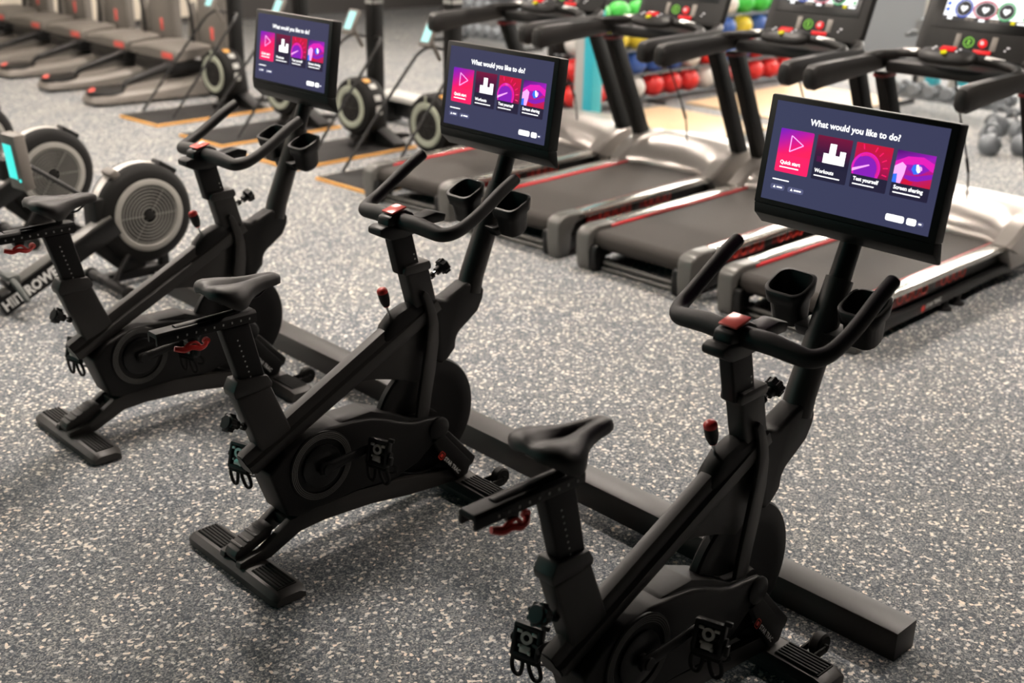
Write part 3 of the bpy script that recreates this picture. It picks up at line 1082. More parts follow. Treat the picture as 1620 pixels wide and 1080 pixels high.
    m.T = frame((1.352, 0, 1.3565), (0, -1, 0), (1, 0, .42))
    m.mi = 0
    m.box((.0, .012, .003), (.085, .044, .010), .004)
    m.mi = 1
    m.lathe([(0, 0), (.018, 0), (.018, .006), (0, .010)], (-.006, -.030, .000), (0, 0, 1), 18)
    m.mi = 2
    for x, y in ((-.075, .016), (-.078, -.008), (.072, .014), (.062, -.012)):
        m.lathe([(0, 0), (.0075, 0), (.0075, .005), (0, .006)], (x, y, .001), (0, 0, 1), 12)
    m.build('pod_buttons', ['em_btnred', 'em_btnyel', 'em_dot'], pod)
    m = MB()
    m.T = frame((1.735, 0, 1.50), (0, -1, 0), (.16, 0, .40))        # x right, y up the panel, z to the runner
    def rrect(x0, x1, y0, y1, r):
        pts = []
        for cx, cy, a0 in ((x1 - r, y1 - r, 0), (x0 + r, y1 - r, 90), (x0 + r, y0 + r, 180), (x1 - r, y0 + r, 270)):
            for k in range(5):
                a = math.radians(a0 + 22.5 * k)
                pts.append((cx + r * math.cos(a), cy + r * math.sin(a)))
        return pts
    m.prism(rrect(-.36, .36, -.235, .36, .06), -.06, 0, axis='z', bev=.012)
    con = m.build('console', 'console', t)
    m = MB()
    m.T = frame((1.735, 0, 1.50), (0, -1, 0), (.16, 0, .40))
    names = ['gloss', 'em_white', 'em_ink', 'em_ring1', 'em_ring2', 'em_ring3', 'em_blue', 'em_btnyel', 'grey']
    m.mi = 0
    m.box((0, .130, .001), (.60, .40, .006), .003)
    m.mi = 1
    m.box((.01, .155, .0045), (.50, .33, .002))
    for x, k, w in ((-.125, 3, .050), (.005, 4, .068), (.13, 5, .050)):
        m.mi = 2
        m.lathe([(0, 0), (1, 0)], (0, 0, 0), (0, 0, 1), 24) if False else None
        pts = [(x + w * .86 * math.cos(a), .052 + .043 * math.sin(a), .0062) for a in (2 * PI * q / 24 for q in range(24))]
        m.poly(pts)
        m.mi = k
        m.tube([(x + w * math.cos(a), .052 + .050 * math.sin(a), .0062) for a in (2 * PI * q / 24 for q in range(25))], .0055, 6)
        m.mi = 1
        heart = []
        for q in range(24):
            a = 2 * PI * q / 24
            heart.append((x + .0017 * 16 * math.sin(a) ** 3 * .8, .052 + .0014 * (13 * math.cos(a) - 5 * math.cos(2 * a) - 2 * math.cos(3 * a) - math.cos(4 * a)), .0072))
        m.poly(heart)
    m.mi = 2
    m.box((.01, -.008, .0052), (.50, .022, .002))
    m.mi = 8
    for x in (-.09, -.06, .06, .09):
        m.box((x, -.008, .006), (.024, .016, .002))
    m.mi = 1
    m.box((-.195, -.008, .0062), (.03, .02, .002))
    m.box((0, -.008, .0064), (.035, .02, .002))
    m.box((.235, -.01, .0062), (.05, .012, .002))
    m.mi = 7
    m.box((.185, -.008, .0062), (.025, .02, .002))
    m.mi = 6
    for q in range(3):
        m.box((-.222, .04 + .035 * q, .0058), (.022, .022, .002), .002)
    m.mi = 5
    for q in range(4):
        m.box((.245, .02 + .035 * q, .0058), (.02, .022, .002), .002)
    m.build('console_screen', names, con)
    CT = frame((1.735, 0, 1.50), (0, -1, 0), (.16, 0, .40))
    m = MB(); m.T = CT
    m.mi = 0
    m.lathe([(.026, 0), (.032, 0), (.032, .006), (.026, .006), (.026, 0)], (-.035, -.140, 0), (0, 0, 1), 24)
    m.lathe([(0, 0), (.009, 0), (.009, .006), (0, .008)], (-.035, -.132, 0), (0, 0, 1), 14)
    m.poly([(-.049, -.156, .006), (-.021, -.156, .006), (-.030, -.142, .006), (-.040, -.142, .006)])
    m.build('start_button', 'em_btngrn', con)
    m = MB(); m.T = CT
    m.mi = 0
    m.lathe([(0, 0), (.026, 0), (.026, .006), (.02, .010), (0, .010)], (.050, -.140, 0), (0, 0, 1), 24)
    m.mi = 1
    m.lathe([(0, 0), (.010, 0), (.010, .004), (0, .004)], (.050, -.140, .010), (0, 0, 1), 14)
    m.build('stop_button', ['em_btnred', 'em_dot'], con)
    m = MB(); m.T = CT
    m.box((.060, -.190, .004), (.105, .022, .012), .004)
    m.build('stop_bar', 'em_btnred', con)
    for x, w in ((-.105, .032), (.115, .036)):
        m = MB(); m.T = CT
        m.box((x, -.138, .002), (w, .085, .008), .004)
        m.build('speed_key', 'grey', con)
    m = MB(); m.T = CT
    m.box((.205, -.150, .002), (.018, .010, .004), .001)
    m.box((.190, -.168, .002), (.010, .010, .004), .001)
    m.build('audio_jack', 'em_dot', con)
    m = MB()
    m.tube([(1.44, -.03, 1.20), (1.60, -.035, .92), (1.78, -.04, .62), (1.83, -.04, .41)], .006, 6, 5)
    m.rod((1.74, -.04, .69), (1.79, -.04, .60), .010, 8)
    m.build('safety_cord', 'plastic', t)
    return t


TX = 2.765
tl = [('treadmill at the right end of the row, behind the nearest bike screen', .105, .010),
      ('treadmill second from the right, its left handrail above the nearest bike', 1.160, .030),
      ('treadmill third from the right, directly right of the middle bike screen', 2.205, .055),
      ('treadmill at the left end of the row, next to the last ski machine', 3.265, .085)]
tm = make_treadmill(tl[0][0])
tm.location = (TX, tl[0][1], 0)
tm.rotation_euler = (0, 0, tl[0][2])
for lb, y, rz in tl[1:]:
    dup(tm, (TX, y, 0), rz, lb)


# ------------------------------------------------------------------ ski machine
def make_ski(label):
    t = thing('ski_machine', label, 'ski machine', group='ski machines in a row')      # origin: middle of the platform's rear edge
    m = MB()
    m.mi = 0
    m.box((.66, 0, .0115), (1.32, .66, .023), .004)
    m.mi = 1
    m.box((.66, 0, .0245), (1.285, .625, .006), .002)
    m.build('platform', ['matedge', 'mattop'], t)
    m = MB()
    m.box((1.15, 0, 1.12), (.12, .105, 2.2), .012)
    m.prism([(.86, .03), (1.50, .03), (1.50, .06), (1.24, .10), (1.21, .42), (1.09, .42), (1.06, .12), (.86, .06)], -.05, .05, bev=.006)
    m.prism([(-.30, .03), (.30, .03), (.30, .06), (.07, .16), (-.07, .16), (-.30, .06)], 1.08, 1.22, axis='x', bev=.006)
    m.build('column', 'black', t)
    m = MB()
    for z, w in ((1.22, .10), (1.30, .06)):
        m.box((1.15, -.0535, z), (.105, .003, .032))
        m.box((1.0885, 0, z), (.003, .09, .032))
    m.build('label_plate', 'lightmark', t)
    # fan housing facing the user
    c = (.93, 0, .365)
    m = MB()
    m.lathe([(0, 0), (.185, 0), (.225, -.012), (.245, -.05), (.245, -.17), (.225, -.215), (.18, -.22), (0, -.22)], (.865, 0, .365), (-1, 0, 0), 40)
    fan = m.build('fan_housing', 'rubber', t)
    m = MB()
    m.lathe([(.125, 0), (.172, 0), (.180, .006), (.172, .014), (.135, .014), (.122, .004)], (.866, 0, .365), (-1, 0, 0), 40)
    m.box((.855, 0, .555), (.012, .018, .08), .003)
    m.build('fan_ring', 'ringgreen', fan)
    m = MB()
    for r in (.02, .045, .07, .095, .118):
        m.ring(r, r + .007, .006, (.866, 0, .365), (-1, 0, 0), 32)
    for k in range(3):
        a = PI * k / 3
        m.rod((.861, .12 * math.cos(a), .365 + .12 * math.sin(a)), (.861, -.12 * math.cos(a), .365 - .12 * math.sin(a)), .003, 6)
    m.build('fan_grille', 'dark', fan)
    m = MB()
    m.mi = 0  # vent slots; their pale grey stands in for reflections
    for a, l in ((-48, .05), (-22, .05), (2, .075)):
        q = math.radians(a)
        y, z = -.2455 * math.cos(q), .365 - .2455 * math.sin(q)
        m.box((.975, y, z), (.065, .006, l), .002, (q, 0, 0))
    m.mi = 1
    q = math.radians(-66)
    m.box((.96, -.2455 * math.cos(q), .365 - .2455 * math.sin(q)), (.06, .006, .05), .002, (q, 0, 0))
    m.build('fan_vents', ['palegrey', 'matedge'], fan)
    # monitor on a bracket
    m = MB()
    m.T = frame((.90, .02, 1.075), (0, -1, 0), (.55, 0, 1))
    m.box((0, 0, -.018), (.125, .21, .036), .008)
    m.rod((0, -.02, -.03), (0, -.13, -.22), .016, 8)
    mon = m.build('monitor', 'grey', t)
    m = MB()
    m.T = frame((.90, .02, 1.075), (0, -1, 0), (.55, 0, 1))
    m.box((0, .005, .0005), (.085, .155, .003), .001)
    m.build('monitor_screen', 'em_cyanw', mon)
    # stays from the column to the platform
    for sy in (-1, 1):
        m = MB()
        m.tube([(1.10, sy * .06, .93), (1.06, sy * .17, .94), (1.0, sy * .22, .90), (.92, sy * .235, .82), (.55, sy * .25, .42), (.215, sy * .26, .045)], .0125, 8, 4)
        m.build('side_handle', 'plastic', t)
    return t


SKX = 2.79
sk = [('ski machine at the right end of its row, next to the treadmills', 4.10, .045),
      ('ski machine between the middle and farthest bike screens', 5.10, .055),
      ('ski machine hidden behind the farthest bike screen', 6.20, .06),
      ('ski machine at the left end of its row, beside the ellipticals', 7.34, .065)]
sm = make_ski(sk[0][0])
sm.location = (SKX, sk[0][1], 0)
sm.rotation_euler = (0, 0, sk[0][2])
for lb, y, rz in sk[1:]:
    dup(sm, (SKX, y, 0), rz, lb)


# ------------------------------------------------------------------ rowing machine (origin under the fan centre)
def make_rower(label):
    t = thing('rowing_machine', label, 'rowing machine', group='rowing machines in a row')
    R = .285
    FZ = .40
    m = MB()
    m.lathe([(0, .0), (.205, .0), (.245, .004), (.270, .020), (R, .050), (R, .075)], (0, -.10, FZ), (0, 1, 0), 56)
    m.lathe([(R, -.05), (R, -.045), (.270, -.020), (.245, -.004), (.205, 0), (0, 0)], (0, .10, FZ), (0, 1, 0), 56)
    m.lathe([(R - .012, -.03), (R - .012, .055)], (0, 0, FZ), (0, 1, 0), 56)
    fan = m.build('fan_housing', 'rubber', t)
    m = MB()
    m.lathe([(R - .010, 0), (R - .001, .004), (R + .001, .037), (R - .001, .070), (R - .010, .074)], (0, -.024, FZ), (0, 1, 0), 56)
    m.build('fan_band', 'band', fan)
    for sy in (-1, 1):
        m = MB()
        o = (0, sy * .099, FZ)
        m.lathe([(.168, 0), (.206, 0), (.206, .006), (.200, .010), (.174, .010), (.166, .002)], o, (0, sy, 0), 56)
        m.loft([[(-.200, sy * .104, .372), (-.200, sy * .112, FZ), (-.200, sy * .104, .398)], [(-.262, sy * .094, .380), (-.262, sy * .099, FZ), (-.262, sy * .094, .390)]])
        m.build('fan_ring', 'ringgrey', fan)
        m = MB()
        m.mi = 1
        m.lathe([(0, 0), (.166, 0), (.166, .003), (0, .003)], o, (0, sy, 0), 56)
        m.mi = 0
        for k in range(7):
            r = .042 + k * .0185
            m.lathe([(r, 0), (r + .0065, 0), (r + .0065, .009), (r, .009), (r, 0)], o, (0, sy, 0), 56)
        m.mi = 2
        m.lathe([(0, 0), (.030, 0), (.030, .011), (.024, .013), (0, .013)], o, (0, sy, 0), 28)
        m.mi = 0
        for a in (0, 55, 180, 235):
            q = math.radians(a)
            m.rod((.03 * math.cos(q), sy * .107, FZ + .03 * math.sin(q)), (.168 * math.cos(q), sy * .107, FZ + .168 * math.sin(q)), .0025, 6)
        m.build('fan_grille', ['grille', 'darkgrille', 'rubber'], fan)
    m = MB()
    m.box((-.160, -.01, .645), (.05, .12, .05), .012, (0, -.55, 0))
    m.build('fan_clip', 'grey', fan)
    m = MB()
    m.box((.165, 0, .640), (.12, .10, .03), .008, (0, .6, 0))
    m.build('fan_handle', 'plastic', fan)
    # sloping rail with lettering
    m = MB()
    a, b_ = Vector((-.870, 0, .047)), Vector((-.20, 0, .380))
    d = (b_ - a).normalized()
    up = Vector((-d.z, 0, d.x))
    def q(p, u):
        r = p + up * u
        return (r.x, r.z)
    m.prism([q(a + d * -.01, -.045), q(b_, -.055), q(b_, .05), q(a + d * .0, .05)], -.115, -.005, bev=.004)
    rail = m.build('rail', 'gloss', t)
    m = MB()
    m.prism([q(a + d * .125, .052), q(b_, .052), q(b_, .064), q(a + d * .125, .064)], -.105, -.015, bev=.003)
    m.build('rail_track', 'boot', rail)
    m = MB()
    m.text('HIIT ROWER', .079, frame(a + d * .004 + Vector((0, -.1162, 0)), d, up) @ Matrix.Diagonal((.84, 1, 1, 1)), 'LEFT', .0035)
    m.build('lettering', 'white', rail)
    m = MB()
    m.lathe([(0, -.06), (.022, -.06), (.026, -.05), (.026, .05), (.022, .06), (0, .06)], (a + d * .105 + up * .075 + Vector((0, -.06, 0))), (0, 1, 0), 16)
    m.build('roller', 'gloss', rail)
    # level seat rail behind the sloping one, with sliding seat and rear leg
    m = MB()
    m.box((-1.62, -.06, .135), (1.50, .07, .07), .006)
    m.box((-2.30, -.06, .06), (.06, .40, .12), .01)
    m.build('seat_rail', 'gloss', t)
    m = MB()
    m.box((-1.55, -.06, .195), (.16, .14, .05), .01)
    m.box((-1.55, -.06, .245), (.24, .34, .05), .022)
    m.build('seat', 'saddle', t)
    # body box, monitor on an arm, handle, feet
    m = MB()
    m.box((-.235, 0, .40), (.14, .16, .26), .02)
    m.prism([(-.30, .22), (-.16, .085), (-.02, .085), (.03, .3), (-.02, .36), (-.30, .34)], -.045, .045, bev=.01)
    m.box((.11, 0, .17), (.055, .055, .32), .008)
    m.build('front_frame', 'black', t)
    m = MB()
    m.tube([(-.20, .03, .45), (-.35, .05, .564), (-.60, .05, .755)], [.026, .024, .020], 10, 4, flat=.6)
    arm = m.build('monitor_arm', 'plastic', t)
    m = MB()
    m.T = frame((-.665, .05, .765), (.10, -1, 0), (-.10, 0, 1))
    m.box((0, 0, -.035), (.145, .30, .07), .014)
    mon = m.build('monitor', 'grey', t)
    m = MB()
    m.T = frame((-.665, .05, .765), (.10, -1, 0), (-.10, 0, 1))
    m.box((-.012, .005, .0006), (.085, .185, .003), .001)
    m.lathe([(0, 0), (.010, 0), (.010, .003), (0, .004)], (.054, -.090, .0), (0, 0, 1), 14)
    m.build('monitor_screen', 'em_cyan', mon)
    m = MB()
    m.tube([(-.80, .12, .185), (-.80, .0, .185), (-.80, -.12, .180), (-.795, -.235, .125), (-.79, -.26, .105)], [.016, .017, .017, .017, .012], 12, 3)
    m.box((-.79, -.06, .185), (.07, .09, .05), .012)
    m.build('pull_handle', 'handlegrey', t)
    m = MB()
    m.tube([(-.26, -.30, .045), (-.26, .16, .045)], .030, 12)
    m.tube([(.10, -.22, .035), (.10, .22, .035)], .028, 12)
    m.rod((-.26, -.12, .06), (-.06, -.06, .28), .014, 10)
    m.box((-.08, 0, .05), (.42, .07, .05), .01)
    ft = m.build('base_foot', 'black', t)
    for x, y, z in ((-.26, -.30, .045), (-.26, .16, .045)):
        m = MB()
        m.lathe([(0, -.018), (.036, -.018), (.040, -.01), (.040, .01), (.036, .018), (0, .018)], (x, y, z - .004), (0, 1, 0), 18)
        m.build('end_cap', 'rubber', ft)
    return t


RW = [('rowing machine beside the farthest bike, its lettered rail in view', (.645, 3.05, 0)),
      ('second rowing machine, its round fan partly behind the cyan monitor', (.645, 4.30, 0)),
      ('rowing machine at the left edge, only its dark fan rim showing', (.645, 5.55, 0))]
rw = make_rower(RW[0][0])
rw.location = RW[0][1]
for lb, p in RW[1:]:
    dup(rw, p, 0, lb)


# ------------------------------------------------------------------ ellipticals (origin under the nose)
def make_elliptical(label):
    t = thing('elliptical_trainer', label, 'elliptical trainer', group='elliptical trainers in a row')
    m = MB()
    rings = []
    for x, w, z in ((0, .09, .06), (.02, .15, .085), (.09, .205, .105), (.30, .225, .115), (.7, .235, .135), (1.0, .24, .17), (1.3, .24, .24), (1.6, .24, .26)):
        rings.append([(x, -w, .03), (x, -w, z - .03), (x, -w + .04, z), (x, w - .04, z), (x, w, z - .03), (x, w, .03)])
    m.loft(rings)
    m.build('base_shroud', 'grey2', t, 45)
    m = MB()
    m.prism([(.03, -.13), (.03, .13), (.26, .13), (.26, -.13)], 0, .035, axis='z', bev=.006)
    m.build('floor_foot', 'plastic', t)
    m = MB()
    m.box((1.3, 0, .02), (.25, .42, .04), .006)
    m.build('floor_foot', 'plastic', t)
    m = MB()
    m.lathe([(0, .0), (.180, 0), (.190, .010), (.182, .032), (.14, .042), (0, .044)], (.20, 0, .104), (-.04, 0, 1), 32)
    disc = m.build('drive_disc', 'plastic', t)
    m = MB()
    m.lathe([(0, 0), (.045, 0), (.045, .006), (0, .008)], (.065, .02, .140), (-.5, 0, 1), 18)
    m.build('disc_badge', 'redplate', disc)
    m = MB()
    m.tube([(.36, -.06, .145), (.42, -.06, .195), (.56, -.05, .235), (.80, -.03, .29), (1.0, .0, .33)], [.022, .03, .036, .042, .05], 10, 4)
    m.box((1.12, .34, .285), (.40, .84, .13), .03)
    m.build('link_arm', 'plastic', t)
    m = MB()
    rings = []
    for y, dz in ((-.12, -.02), (-.09, 0), (.50, .005), (.86, -.03), (.90, -.05)):
        rings.append([(.955, y, .36), (.945, y, .455 + dz), (.97, y, .485 + dz), (1.12, y, .50 + dz), (1.37, y, .51 + dz), (1.38, y, .42)])
    m.loft(rings)
    st = m.build('step_cover', 'grey', t, 40)
    m = MB()
    m.box((.944, .06, .412), (.008, .22, .060), .002)
    m.build('red_label', 'redplate', st)
    m = MB()
    top = [(.20, .10), (.20, .78), (.18, .94), (.12, 1.04), (.04, 1.09), (-.10, 1.10), (-.10, 1.9), (-.38, 1.9), (-.38, .10)]
    m.prism(top, 1.40, 1.50, axis='x', bev=.02)
    m.prism([(.36, .45), (.19, .45), (.20, .78), (.24, .92), (.29, .80)], 1.36, 1.42, axis='x', bev=.01)
    tw = m.build('tower', 'grey', t)
    m = MB()
    m.box((1.397, -.10, .62), (.008, .055, .13), .002)
    m.build('tower_mark', 'redplate', tw)
    m = MB()
    m.tube([(1.34, .20, .47), (1.345, .21, .70), (1.34, .27, .98), (1.29, .36, 1.25), (1.15, .40, 1.6)], .018, 10, 4)
    m.build('swing_handle', 'plastic', t)
    return t


EL = [('elliptical trainer nearest the ski machines, at the right of its row', 8.42),
      ('elliptical trainer second from the right in its row', 9.50),
      ('elliptical trainer third from the right, its red disc badge left of the ski machines', 10.60),
      ('elliptical trainer fourth from the right, near the top left corner', 11.70),
      ('elliptical trainer farthest left, cut by the left picture edge', 12.80)]
el = make_elliptical(EL[0][0])
el.location = (2.80, EL[0][1], 0)
for i, (lb, y) in enumerate(EL[1:]):
    dup(el, (2.80, y, 0), 0, lb)


# ------------------------------------------------------------------ far training area
for x0, x1, lb in ((6.25, 7.40, 'pale wooden lifting platform just behind the left treadmill hoods'), (7.80, 9.9, 'pale wooden lifting platform farther back in front of the ball rack')):
    m = MB()
    m.box(((x0 + x1) / 2, 4.10, .012), (x1 - x0, 1.40, .024), .003)
    tag(m.build('lifting_platform', 'wood'), lb, 'platform', 'lifting platforms')


def ball_mesh(r, mt):
    m = MB()
    prof = [(r * math.sin(PI * k / 16), -r * math.cos(PI * k / 16)) for k in range(17)]
    prof[0] = (0, -r); prof[-1] = (0, r)
    m.lathe(prof, (0, 0, 0), (0, 0, 1), 24)
    return m.build('medicine_ball', mt)


# ball rack along the far side of the platforms
RY = 5.12
t = thing('ball_rack', 'dark tiered ball rack full of coloured balls behind the treadmills', 'rack', (8.25, RY, 0))
for x in (-2.0, -.66, .66, 2.0):
    m = MB()
    m.box((x, .19, .55), (.05, .05, 1.1), .006)
    m.box((x, 0, .015), (.05, .42, .03), .006)
    m.build('upright', 'deck', t)
SH = [.06, .32, .58, .84]
m = MB()
m.box((0, .225, .55), (4.04, .012, 1.06), .003)
m.build('back_panel', 'arm', t)
for z in SH:
    m = MB()
    m.box((0, -.075, z), (4.0, .024, .024), .004)
    m.box((0, .075, z), (4.0, .024, .024), .004)
    for x in (-1.98, -.66, .66, 1.98):
        m.box((x, .115, z), (.03, .13, .02), .003)
    m.build('shelf', 'iron', t)
BR = .120
names = {'ballred': 'red', 'ballblue': 'blue', 'ballyellow': 'yellow', 'ballgreen': 'green', 'ballwhite': 'pale'}
rows = ['RRRWRRRWRRRRR', 'RBBBBBWRBBRBR', 'WYYYYWYBBYBBB', 'GGGGGGGGWGGGG']
code = {'R': 'ballred', 'B': 'ballblue', 'Y': 'ballyellow', 'G': 'ballgreen', 'W': 'ballwhite'}
tier = ['bottom', 'second', 'third', 'top']
protos = {}
ordn = ['leftmost', 'second', 'third', 'fourth', 'fifth', 'sixth', 'seventh', 'eighth', 'ninth', 'tenth', 'eleventh', 'twelfth', 'rightmost']
for r_, row in enumerate(rows):
    for k, ch in enumerate(row):
        mt = code[ch]
        x = 6.40 + k * .305
        z = SH[r_] + math.sqrt((BR + .017) ** 2 - .075 ** 2) + .004
        if mt not in protos:
            protos[mt] = ball_mesh(BR, mt)
            o = protos[mt]
        else:
            o = protos[mt].copy()
            COL.objects.link(o)
        o.location = (x, RY, z)
        tag(o, '%s ball, %s on the %s tier of the rack behind the treadmills' % (names[mt], ordn[k], tier[r_]), 'ball', 'medicine balls on the rack')

# pillars
for x, y, lb in ((6.28, 4.83, 'grey pillar with a teal side standing behind the left treadmill'), (10.6, 3.52, 'distant teal pillar left of the right treadmill console'),
                 (10.6, 3.12, 'distant teal pillar partly behind the right treadmill console')):
    t = thing('pillar', lb, 'pillar', (x, y, 0))
    m = MB()
    m.box((0, .06, 1.7), (.14, .12, 3.4), .006)
    m.build('post', 'palegrey', t)
    m = MB()
    m.box((0, -.06, 1.7), (.15, .12, 3.4), .006)
    m.build('post_cladding', 'teal', t)


# dumbbell racks and loose kettlebells
def dumbbell_mesh():
    m = MB()
    m.mi = 0
    m.rod((0, -.07, 0), (0, .07, 0), .016, 10)
    m.mi = 1
    for sy in (-1, 1):
        m.lathe([(0, 0), (.058, 0), (.068, .01), (.068, .07), (.058, .08), (0, .08)], (0, sy * .06, 0), (0, sy, 0), 8)
    return m.build('dumbbell', ['steel', 'iron'])


def dumbbell_rack(x0, y0, n, label, where, db):
    t = thing('dumbbell_rack', label, 'rack', (x0, y0, 0))
    L_ = n * .19
    for sy in (-1, 1):
        m = MB()
        m.prism([(-.32, 0), (.34, 0), (.34, .78), (.28, .78), (.28, .05), (-.32, .05)], sy * (L_ / 2 + .03) - .02, sy * (L_ / 2 + .03) + .02, bev=.005)
        for xx, zz in ((-.20, .13), (-.02, .44), (.14, .75)):
            m.box(((xx + .30) / 2 - .05, sy * (L_ / 2 + .03), zz), (.30 - xx + .2, .03, .03))
        m.build('side_frame', 'deck', t)
    for k, (x, z) in enumerate(((-.20, .16), (-.02, .47), (.14, .78))):
        m = MB()
        m.box((x - .075, 0, z), (.03, L_ + .06, .03), .004)
        m.box((x + .075, 0, z), (.03, L_ + .06, .03), .004)
        m.build('shelf', 'iron', t)
        for j in range(n):
            if db[0] is None:
                o = db[0] = dumbbell_mesh()
            else:
                o = db[0].copy()
                COL.objects.link(o)
            o.rotation_euler = (0, 0, PI / 2)
            o.location = (x0 + x, y0 + L_ / 2 - .095 - j * .19, z + .0165 + .067)
            tag(o, 'grey dumbbell, %s from the left, %s shelf of the rack %s' % (ordn[j], ('bottom', 'middle', 'top')[k], where), 'dumbbell', 'dumbbells on the racks')


DB = [None]
dumbbell_rack(9.6, 2.62, 7, 'dumbbell rack full of grey dumbbells seen under the right treadmill console', 'beyond the treadmills', DB)
dumbbell_rack(9.2, 9.5, 8, 'dumbbell rack at the back between the two ski machine columns', 'behind the ski machines', DB)


def kettlebell_mesh():
    m = MB()
    m.lathe([(0, 0), (.06, 0), (.095, .04), (.105, .09), (.085, .15), (.04, .18), (0, .185)], (0, 0, 0), (0, 0, 1), 20)
    m.tube([(0, -.045, .155), (0, -.065, .22), (0, -.03, .265), (0, .03, .265), (0, .065, .22), (0, .045, .155)], .016, 10, 4)
    return m.build('kettlebell', 'iron')


kb0 = None
KB = [(8.40, 1.70, 'at the left front'), (8.92, 1.86, 'at the left back'), (8.84, 1.62, 'in the back middle'), (7.97, 1.50, 'closest to the treadmills'),
      (8.18, 1.30, 'at the right front'), (8.60, 1.30, 'at the right back')]
for x, y, w in KB:
    if kb0 is None:
        o = kb0 = kettlebell_mesh()
    else:
        o = kb0.copy()
        COL.objects.link(o)
    o.location = (x, y, 0)
    tag(o, 'grey kettlebell on the far floor, %s of the group' % w, 'kettlebell', 'kettlebells on the floor')

m = MB()
m.mi = 0
m.box((4.72, 5.35, .255), (.26, 1.5, .05), .01)
m.mi = 1
for y in (4.75, 5.95):
    m.box((4.72, y, .115), (.20, .06, .23), .006)
m.box((4.76, 5.35, .14), (.05, 1.2, .17), .006)
tag(m.build('bench', ['palegrey', 'deck']), 'low pale bench on the floor behind the ski machine columns', 'bench')

# ------------------------------------------------------------------ room shell
X0, X1, Y0, Y1, H = -7.0, 13.0, -8.0, 14.2, 3.5
m = MB()
m.box(((X0 + X1) / 2, (Y0 + Y1) / 2, -.05), (X1 - X0 + .4, Y1 - Y0 + .4, .1))
o = struct(m.build('floor', 'floor'))
m = MB()
m.box(((X0 + X1) / 2, (Y0 + Y1) / 2, H + .05), (X1 - X0 + .4, Y1 - Y0 + .4, .1))
struct(m.build('ceiling', 'ceil'))
WZ0, WZ1 = 1.45, 3.42
m = MB()
m.box((X1 + .1, (Y0 + Y1) / 2, WZ0 / 2), (.2, Y1 - Y0, WZ0))
m.box((X1 + .1, (Y0 + Y1) / 2, (H + WZ1) / 2), (.2, Y1 - Y0, H - WZ1))
bays = [(-.2, 2.9), (3.1, 6.2), (6.4, 9.5)]
ys = [Y0] + [v for b in bays for v in b] + [Y1]
for k in range(0, len(ys), 2):
    m.box((X1 + .1, (ys[k] + ys[k + 1]) / 2, (WZ0 + WZ1) / 2), (.2, ys[k + 1] - ys[k], WZ1 - WZ0))
struct(m.build('wall_far', 'wallgrey'))
M['pane'] = emit('daylit_window_pane', (1.0, .93, .84), 14.0)
for i, (a, b_) in enumerate(bays):
    m = MB()
    m.mi = 0
    yc = (a + b_) / 2
    for y in (a + .03, yc, b_ - .03):
        m.box((X1 + .06, y, (WZ0 + WZ1) / 2), (.08, .06, WZ1 - WZ0))
    for z in (WZ0 + .03, WZ1 - .03):
        m.box((X1 + .06, yc, z), (.08, b_ - a, .06))
    m.mi = 1
    m.box((X1 + .10, yc, (WZ0 + WZ1) / 2), (.02, b_ - a, WZ1 - WZ0))
    struct(m.build('window_%d' % (i + 1), ['deck', 'pane']))
m = MB()
m.box(((X0 + X1) / 2, Y1 + .1, H / 2), (X1 - X0, .2, H))
struct(m.build('wall_left', 'walldark'))
m = MB()
m.box((3.2, Y1 - .012, 1.7), (9.0, .024, 3.2), .004)  # cream colour stands in for the brightly lit stretch of this wall
struct(m.build('wall_left_lit', 'wallcream'))
m = MB()
m.box(((X0 + X1) / 2, Y0 - .1, H / 2), (X1 - X0, .2, H))
struct(m.build('wall_right', 'walldark'))
m = MB()
m.box((X0 - .1, (Y0 + Y1) / 2, H / 2), (.2, Y1 - Y0, H))
struct(m.build('wall_back', 'walldark'))

# ceiling lamps: rows of linear panels
M['lamp'] = emit('lamp_diffuser', (1.0, .885, .785), 262.0)
def make_lamp(label, L_, w):
    t = thing('ceiling_light', label, 'ceiling light', group='linear ceiling lights')
    m = MB()
    m.box((0, 0, -.02), (w + .04, L_ + .04, .04), .004)
    fr_ = m.build('housing', 'palegrey', t)
    m = MB()
    m.box((0, 0, -.043), (w, L_, .006))
    m.build('diffuser', 'lamp', t)
    return t


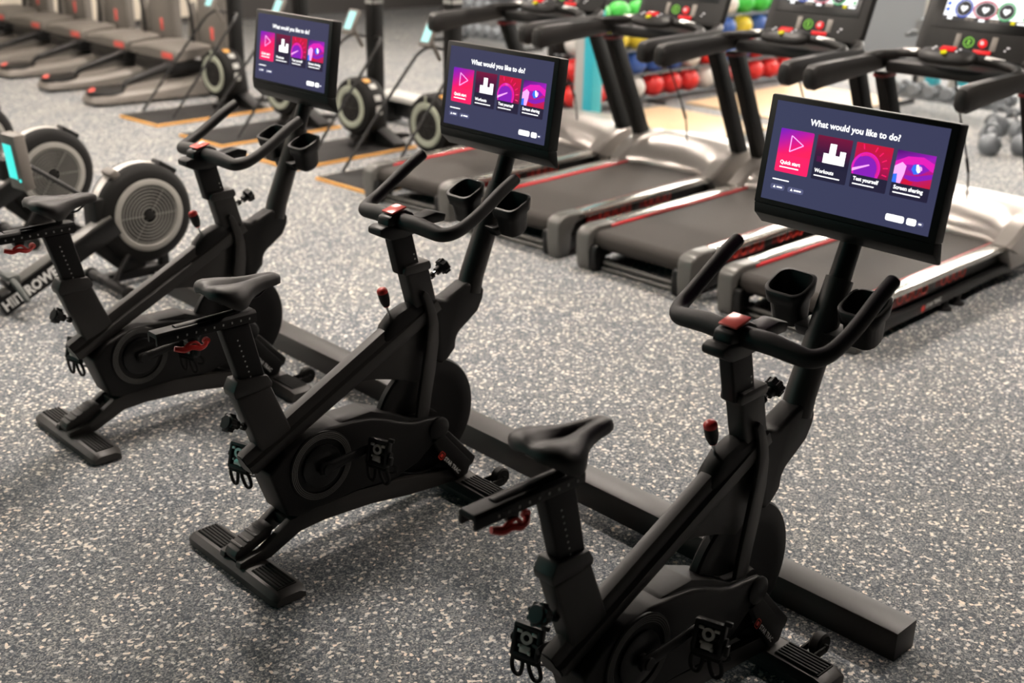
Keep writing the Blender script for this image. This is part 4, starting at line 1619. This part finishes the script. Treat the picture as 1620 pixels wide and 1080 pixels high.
LY = [-1.6, 2.0, 5.8, 9.6]
LX = [-2.9, .5, 3.9, 7.3, 10.7]
l0 = None
for i, x in enumerate(LX):
    for j, y in enumerate(LY):
        if (y < 0 and not 1 < x < 6) or (x > 8 and y > 7) or (x < -1 and y < 3):
            continue
        lb = 'linear ceiling light above the gym floor, out of the picture'
        if l0 is None:
            l0 = make_lamp(lb, .95, .17)
            l0.location = (x, y, H)
        else:
            dup(l0, (x, y, H), 0, lb)

# unseen teal light, added to tint the rear-facing edges
al = bpy.data.lights.new('teal_tint_light', 'AREA')
al.energy = 45
al.color = (.10, .85, .75)
al.shape = 'RECTANGLE'
al.size = 5
al.size_y = .6
ao = bpy.data.objects.new('teal_tint_light', al)
COL.objects.link(ao)
ao.location = (X0 + .3, 4.0, 2.2)
ao.rotation_euler = Euler((0, -PI / 2, 0))

w = bpy.data.worlds.new('World')
scn.world = w
w.use_nodes = True
w.node_tree.nodes['Background'].inputs[0].default_value = (.5, .55, .6, 1)
w.node_tree.nodes['Background'].inputs[1].default_value = .05

# ------------------------------------------------------------------ camera
cam = bpy.data.cameras.new('camera')
F, YAW, PITCH, ROLL = 1867.7465, .8018, .3724, .0222
cam.sensor_fit = 'HORIZONTAL'
cam.sensor_width = 36
cam.lens = F / 1620 * 36
cam.clip_end = 100
co = bpy.data.objects.new('camera', cam)
COL.objects.link(co)
f_ = Vector((math.cos(PITCH) * math.cos(YAW), math.cos(PITCH) * math.sin(YAW), -math.sin(PITCH)))
r0 = Vector((math.sin(YAW), -math.cos(YAW), 0))
u0 = r0.cross(f_)
r_ = r0 * math.cos(ROLL) + u0 * math.sin(ROLL)
u_ = -r0 * math.sin(ROLL) + u0 * math.cos(ROLL)
mw = Matrix((r_, u_, -f_)).transposed().to_4x4()
mw.translation = Vector((-2.3451, -3.0932, 2.1952))
co.matrix_world = mw
cam.dof.use_dof = True
cam.dof.focus_distance = 3.6
cam.dof.aperture_fstop = 2.1
scn.camera = co

scn.view_settings.view_transform = 'Standard'
scn.view_settings.look = 'None'
scn.view_settings.exposure = 0
scn.view_settings.gamma = 1
scn.view_settings.use_curve_mapping = False
scn.cycles.use_denoising = True
scn.cycles.max_bounces = 6
